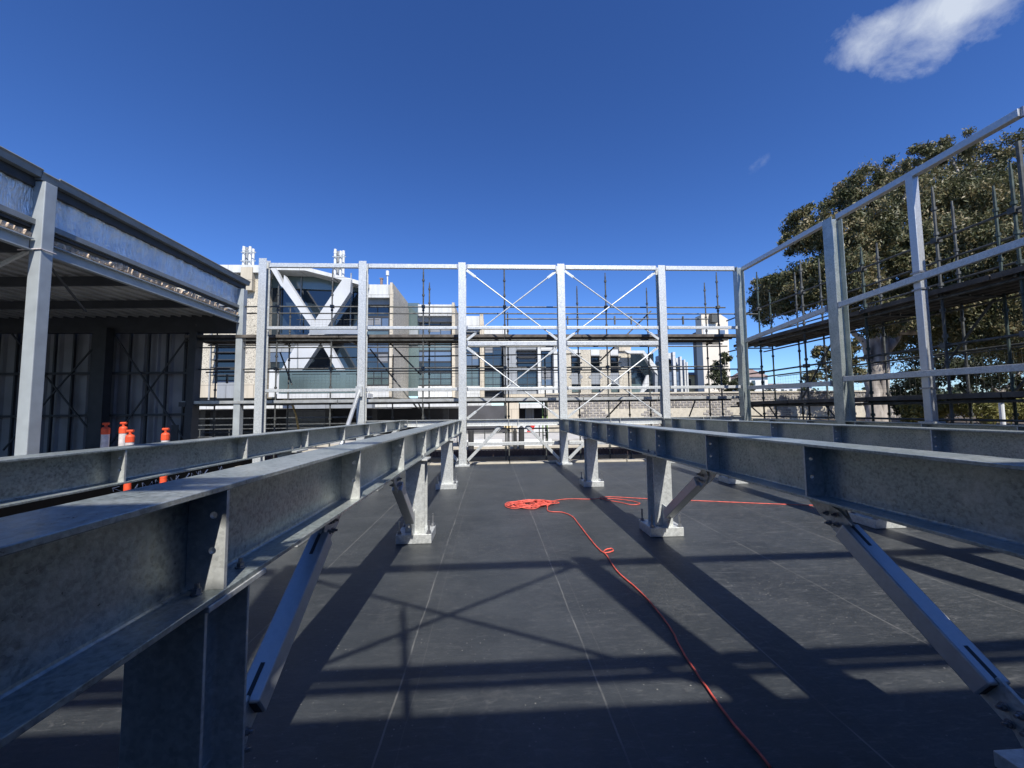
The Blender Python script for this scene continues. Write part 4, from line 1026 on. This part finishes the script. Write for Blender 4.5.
def house(px0, px1, pyt, pyb, Y, wall, label, roofh=1.4, wins=3):
    x0, x1, z0, z1 = R4(px0, pyt, px1, pyb, Y); b = empty('house', ((x0+x1)/2, Y, z0), label, 'house', 'houses seen beyond the block wall')
    MB().box(x0, x1, Y, Y+7, GZ, z1).build('wall', wall, b)
    MB().add([(x0-.4, Y-.5, z1), (x1+.4, Y-.5, z1), (x1+.4, Y+7.5, z1), (x0-.4, Y+7.5, z1), (x0+1.5, Y+3.5, z1+roofh), (x1-1.5, Y+3.5, z1+roofh)],
             [(0,1,5,4), (1,2,5), (2,3,4,5), (3,0,4), (3,2,1,0)]).build('roof', TILE, b)
    for k in range(wins):
        xa = x0+(x1-x0)*(k+.3)/wins; MB().box(xa, xa+(x1-x0)*.35/wins, Y-.05, Y-.003, z1-1.9, z1-.7).build('window', GLASS, b)
house(686, 716, 375, 392, 66, YELLOW, 'yellow rendered house below the tower', .8, 4)
house(749, 768, 377, 392, 80, WHITE, 'white house with a dark roof right of the corner post', 2.2, 2)
house(770, 812, 386, 394, 85, WHITE, 'long low white house seen under the side scaffold', .8, 5)

# ------------------------------------------------------------------ street things beyond the deck edge
def street():
    r = empty('picket_fence', (0, 14.8, GZ), 'low brown picket fence on a tan kerb just past the deck edge', 'fence')
    MB().box(-30, 8, 14.75, 15.0, GZ, -.06).build('plinth', TAN, r)
    mb = MB(); x = -29.9
    while x < 8: mb.box(x, x+.04, 14.85, 14.88, -.06, .18); x += .13
    mb.build('pickets', BROWN, r); MB().box(-30, 8, 14.835, 14.895, .18, .215).build('top_rail', BROWN, r)
    MB().box(-30, 8, 14.91, 14.94, -.05, .16).build('backing_panel', mat('brown_panel', (.17, .12, .105), .8, 0, .2, 2), r)
    g = empty('handrail_fence', (0, 23.4, GZ), 'thin dark handrail with many posts along the road', 'fence')
    for z in (.78, .35): MB().tube((-18, 23.4, z), (14, 23.4, z), .03, 6).build('rail', SCAF, g)
    for x in np.arange(-18, 14.1, 1.6): MB().tube((x, 23.4, GZ), (x, 23.4, .78), .03, 6).build('post', SCAF, g)
    for k, (px, h_, lab) in enumerate(((471, 1.15, 'black bollard on the road just right of the third far post'), (515, 1.1, 'black bollard left of the red and white board'), (521.5, 1.25, 'thicker black bollard closest to the red and white board'))):
        v = at(px, 440, Y=21); o = MB(); o.tube((v.x, 21, GZ), (v.x, 21, GZ+h_-.1), .15 if k != 1 else .1, 12); o.tube((v.x, 21, GZ+h_-.1), (v.x, 21, GZ+h_), .15 if k != 1 else .1, 12, .04)
        tag(o.build('street_bollard', RUBBER), lab, 'bollard', 'black bollards on the road')
    v = at(530, 426, Y=24); s = empty('barrier_board', (v.x, 24, GZ), 'red and white striped barrier board on the road', 'barrier board')
    MB().box(v.x-.75, v.x+1.15, 24, 24.06, v.z-.38, v.z+.30).build('board', WHITE, s)
    MB().poly([(v.x-.2, v.z-.36), (v.x+.15, v.z-.36), (v.x+.4, v.z+.28), (v.x+.05, v.z+.28)], 23.985, 23.998).build('stripe', REDM, s)
    for dx in (-.6, 1.0): MB().box(v.x+dx, v.x+dx+.06, 24.07, 24.13, GZ, v.z+.2).build('leg', SCAF, s)
    for (pa, pb, Y, hh, lab) in (((463, 440), (502, 443), 22.8, .28, 'white concrete road barrier left of the black bollards'), ((522, 442), (552, 444), 22.9, .26, 'white concrete road barrier right of the black bollards'), ((584, 437), (606, 438), 24, .3, 'short white road barrier behind the far column of the right beam')):
        a = at(*pa, Y=Y); c = at(*pb, Y=Y); b_ = MB(); b_.ext([(-.25, 0), (.25, 0), (.10, hh*.5), (.08, hh+.15), (-.08, hh+.15), (-.10, hh*.5)], (a.x, Y, GZ), (c.x, Y+.25, GZ))
        tag(b_.build('road_barrier', WHITE), lab, 'road barrier', 'white barriers on the road')
    # small hazard sign and yellow ladder-like frame
    v = at(507.5, 425.5, Y=23); s = empty('warning_sign', (v.x, 23, GZ), 'small yellow round sign on a pole below the floor beam', 'sign')
    MB().tube((v.x, 23, GZ), (v.x, 23, v.z), .03, 8).build('pole', SCAF, s); MB().tube((v.x, 22.94, v.z), (v.x, 22.96, v.z), .2, 16).build('sign_face', YELLOW, s)
    s = empty('access_ladder', (at(544, 410, Y=15).x, 15, GZ), 'narrow green and yellow ladder left of the fourth far post', 'ladder')
    for px in (542.5, 547):
        v = at(px, 400, Y=15); MB().box(v.x-.02, v.x+.02, 15, 15.05, GZ, v.z+.1).build('stile', mat('ladder_green', (.25, .38, .12), .6, 0, .2, 4), s)
    a = at(542.5, 400, Y=15); c = at(547, 400, Y=15)
    m_ = MB(); z = GZ+.25
    while z < a.z: m_.box(a.x+.02, c.x-.02, 15.01, 15.04, z, z+.03); z += .28
    m_.build('rungs', YELLOW, s)
    p = [at(283, 399.5, Y=13.7), at(289, 401, Y=13.7), at(293, 406, Y=13.7), at(296, 415, Y=13.7), at(299, 432, Y=13.7)]
    tag(MB().path(p, .035, 8).build('hose', HIVIS, smooth=True), 'drooping tan hose hanging from the lower scaffold deck at left', 'hose')
street()

# ------------------------------------------------------------------ trees
def leaves(clumps, n_per, size, name, m_, parent, seed=1, aspect=.32, per=70, tight=(.16, .36)):
    g = np.random.default_rng(seed); V = []
    for (c, rad, dens) in clumps:
        n = int(n_per*dens)
        k = max(5, n//per)                      # sub-clusters (twig ends) give gaps and lumps
        d = g.normal(size=(k, 3)); d /= np.linalg.norm(d, axis=1)[:, None]
        sub = np.array(c)+d*np.array(rad)*(g.uniform(.3, 1.0, (k, 1))**.6)
        idx = g.integers(0, k, n); sr = g.uniform(*tight, k)*np.mean(rad)
        P = sub[idx]+g.normal(size=(n, 3))*sr[idx][:, None]*np.array((.6, .6, .5))
        a = g.normal(size=(n, 3)); a[:, 2] -= .8; a /= np.linalg.norm(a, axis=1)[:, None]
        b = np.cross(a, g.normal(size=(n, 3))); b /= np.linalg.norm(b, axis=1)[:, None]
        L_ = size*g.uniform(.6, 1.4, (n, 1)); W_ = L_*aspect
        V.append(np.stack([P-a*L_, P+b*W_, P+a*L_, P-b*W_], 1).reshape(-1, 3))
    V = np.concatenate(V); nq = len(V)//4
    me = bpy.data.meshes.new(name); me.vertices.add(len(V)); me.vertices.foreach_set('co', V.astype(np.float32).ravel())
    me.loops.add(nq*4); me.polygons.add(nq); me.loops.foreach_set('vertex_index', np.arange(nq*4, dtype=np.int32))
    me.polygons.foreach_set('loop_start', np.arange(0, nq*4, 4, dtype=np.int32)); me.polygons.foreach_set('loop_total', np.full(nq, 4, dtype=np.int32))
    me.update(); me.validate(); me.materials.append(m_)
    o = bpy.data.objects.new(name, me); COL.objects.link(o)
    if parent is not None:
        o.parent = parent; o.matrix_parent_inverse = Matrix.Translation(-parent.location)
    return o
def limb(mb, pts, r0, r1, g):
    P = [Vector(p) for p in pts]; out = []; n = 6
    for i in range(len(P)-1):
        for t in np.linspace(0, 1, n, endpoint=False): out.append(P[i].lerp(P[i+1], t)+Vector(g.normal(size=3)*.05*(1 if i or t else 0)))
    out.append(P[-1]); m_ = len(out); mb.path(out, [r0+(r1-r0)*(k/(m_-1)) for k in range(m_)], 9)

def gum_tree():
    Y = 19.5; base = at(872, 430, Y=Y); r = empty('gum_tree', (base.x, Y, GZ), 'huge brown green gum tree with pale trunks behind the right scaffold', 'tree')
    sil = [(762,300,18),(772,300,26),(766,277,13),(800,288,30),(830,275,34),(808,222,20),(790,243,16),(833,232,28),(850,200,24),(873,180,26),(890,212,36),(868,245,34),
           (918,160,16),(948,155,22),(985,158,24),(925,200,34),(965,200,38),(1000,205,32),(1015,245,32),(940,250,40),(985,260,40),(905,270,36),(870,300,30),(850,290,26),
           (1040,190,40),(1050,260,50),(1090,230,60),(1080,320,60),(960,310,38),(1000,320,42),(920,330,30),(890,320,24),(1035,330,40),(1130,280,60),(935,300,30),(985,225,34),(1010,180,22)]
    g = np.random.default_rng(5); cl = []; anchors = []
    for (x, y, q) in sil:
        Yc = Y+g.uniform(-2.6, 2.2); c = at(x, y, Y=Yc); rr = q/FPX*Yc
        cl.append(((c.x, c.y, c.z), (rr*.9, rr*1.2, rr*.85), (q/30)**2)); anchors.append((c, q))
    leaves(cl, 9000, .088, 'crown', LEAF, r, 21, .34, 190, (.15, .28))
    tb = MB(); B = Vector((base.x, Y, GZ))
    stems = [[(B.x, Y, GZ), at(873, 380, Y=Y), at(876, 340, Y=Y), at(868, 300, Y=Y-.5), at(850, 260, Y=Y-1)],
             [(B.x+.9, Y+.3, GZ), at(884, 370, Y=Y), at(886, 330, Y=Y), at(890, 280, Y=Y), at(900, 220, Y=Y)],
             [at(880, 395, Y=Y), at(862, 340, Y=Y), at(845, 325, Y=Y), at(820, 290, Y=Y+.5)],
             [at(886, 350, Y=Y), at(915, 310, Y=Y+1), at(950, 250, Y=Y+1), at(965, 190, Y=Y+1)],
             [at(888, 330, Y=Y), at(940, 330, Y=Y), at(1000, 290, Y=Y-1), at(1040, 240, Y=Y-1)]]
    for k, s in enumerate(stems): limb(tb, s, [.40, .27, .18, .24, .24][k], .07, g)
    tb.build('trunk', BARK, r, smooth=True)
    ends = [Vector(s[-2]) for s in stems]+[Vector(s[-1]) for s in stems]
    for c, q in anchors:
        e = min(ends, key=lambda v: (v-c).length); br = MB(); limb(br, [e, e.lerp(c, .5)+Vector((0, 0, .4)), c], .09, .025, g); br.build('branch', BARK, r, smooth=True)
gum_tree()

def simple_tree(spec, Y, base_px, label, leafm, size, n_per, seed, name='tree', trunk_r=.2, group='trees beyond the block wall'):
    b = at(base_px, 420, Y=Y); r = empty(name, (b.x, Y, GZ), label, 'tree', group); g = np.random.default_rng(seed); cl = []
    for (x, y, q) in spec:
        Yc = Y+g.uniform(-1, 1)*q/FPX*Y*.8; c = at(x, y, Y=Yc); rr = q/FPX*Yc; cl.append(((c.x, c.y, c.z), (rr, rr, rr*.9), 1.))
    leaves(cl, n_per, size, 'crown', leafm, r, seed)
    tb = MB(); top = max(cl, key=lambda c: c[0][2])[0]; mid = Vector((b.x, Y, (GZ+top[2])/2))
    limb(tb, [(b.x, Y, GZ), mid, top], trunk_r, .04, g)
    for c in cl[1:]: limb(tb, [mid-Vector((0, 0, .3)), c[0]], trunk_r*.45, .03, g)
    tb.build('trunk', BARK, r, smooth=True)
simple_tree([(722,368,9),(716,382,10),(728,384,9),(725,358,6),(714,372,6)], 48, 722, 'small dark conical tree in front of the cream tower', LEAFD, .2, 900, 31, 'small_tree')
simple_tree([(738,384,8),(748,388,7),(732,392,7)], 50, 738, 'round dark bush hugging the left side of the corner post', LEAFD, .2, 700, 32, 'small_tree', .12)
simple_tree([(835,362,14),(850,345,13),(858,368,16),(838,378,12),(822,352,8),(812,378,8)], 34, 848, 'olive green tree left of the pale gum trunk', LEAF, .17, 1300, 33, 'background_tree')
simple_tree([(905,352,22),(930,372,22),(955,360,24),(940,345,18),(912,385,18)], 30, 925, 'dark tree behind the slim pale post', LEAFD, .16, 1500, 34, 'background_tree')
simple_tree([(990,360,24),(1020,372,26),(1040,350,26),(1005,385,20),(975,375,18)], 28, 1005, 'dark tree at the right edge below the side scaffold deck', LEAFD, .16, 1500, 35, 'background_tree')
simple_tree([(1080,370,30),(1100,340,30),(1070,400,24)], 27, 1080, 'dark tree past the right edge of the frame', LEAFD, .16, 1300, 36, 'background_tree')
def shrub(px, py, q, Y, label, seed, m_=LEAFY):
    c = at(px, py, Y=Y); r = empty('shrub', (c.x, Y, GZ), label, 'shrub', 'shrubs at the foot of the gum tree'); g = np.random.default_rng(seed)
    cl = [((c.x+g.uniform(-.5, .5)*q/20, Y+g.uniform(-.6, .6), max(GZ+.3, c.z+g.uniform(-.4, .2))), (q/FPX*Y*.8, q/FPX*Y*.8, q/FPX*Y*.6), 1.) for k in range(4)]
    leaves(cl, 900, .10, 'foliage', m_, r, seed, .25)
    tb = MB()
    for c_ in cl: limb(tb, [(c.x, Y, GZ), c_[0]], .05, .015, g)
    tb.build('stems', BARK, r)
shrub(918, 412, 15, 19.5, 'yellow green shrub just left of the slim post foot', 41)
shrub(945, 408, 17, 20, 'yellow green shrub just right of the slim post foot', 42)
shrub(972, 406, 17, 19, 'broad yellow green shrub in the middle of the row', 43)
shrub(1000, 412, 16, 19.5, 'yellow green shrub beside the white pipe', 44)
shrub(1030, 410, 18, 19, 'yellow green shrub at the right edge of the photo', 45)
shrub(905, 402, 12, 24, 'dark green shrub at the base of the gum trunk', 46, LEAFD)
v = at(1003, 424, Y=16); s = empty('vent_pipe', (v.x, 16, GZ), 'white cowl topped pipe in front of the shrubs at right', 'pipe')
top = at(1003, 399, Y=16)
MB().tube((v.x, 16, GZ), (v.x, 16, top.z-.12), .085, 12).build('pipe', WHITE, s, smooth=False)
MB().tube((v.x, 16, top.z-.12), (v.x, 16, top.z+.16), .16, 14).build('cowl', SHEDST, s)
# soil bank under the shrubs
x0 = at(870, 420, Y=19).x
MB().add([(x0, 17.6, GZ+.004), (60, 17.6, GZ+.004), (60, 24, .35), (x0+1, 24, .35), (60, 40, .5), (x0+6, 40, .5)], [(0,1,2,3), (3,2,4,5)]).build('garden_soil', mat('leaf_litter', (.10, .075, .05), .95, 0, .4, 4, bump=.5), kind='structure')
# far-off greenery and roofs that close the horizon to the right of the block wall
def far_greenery():
    g = np.random.default_rng(9); cl = []
    for x in np.arange(38, 190, 3.2):
        y = 88+g.uniform(-10, 14); h = g.uniform(3.5, 6.5)+max(0, (x-70)*.03); cl.append(((x, y, GZ+h*.5), (3.0, 2.5, h*.55), 1.))
    o = leaves(cl, 800, .42, 'far_greenery', LEAFD, None, 77, .6)
    tag(o, 'line of distant dark trees on the horizon beyond the block wall', 'greenery', None, 'stuff')
far_greenery()
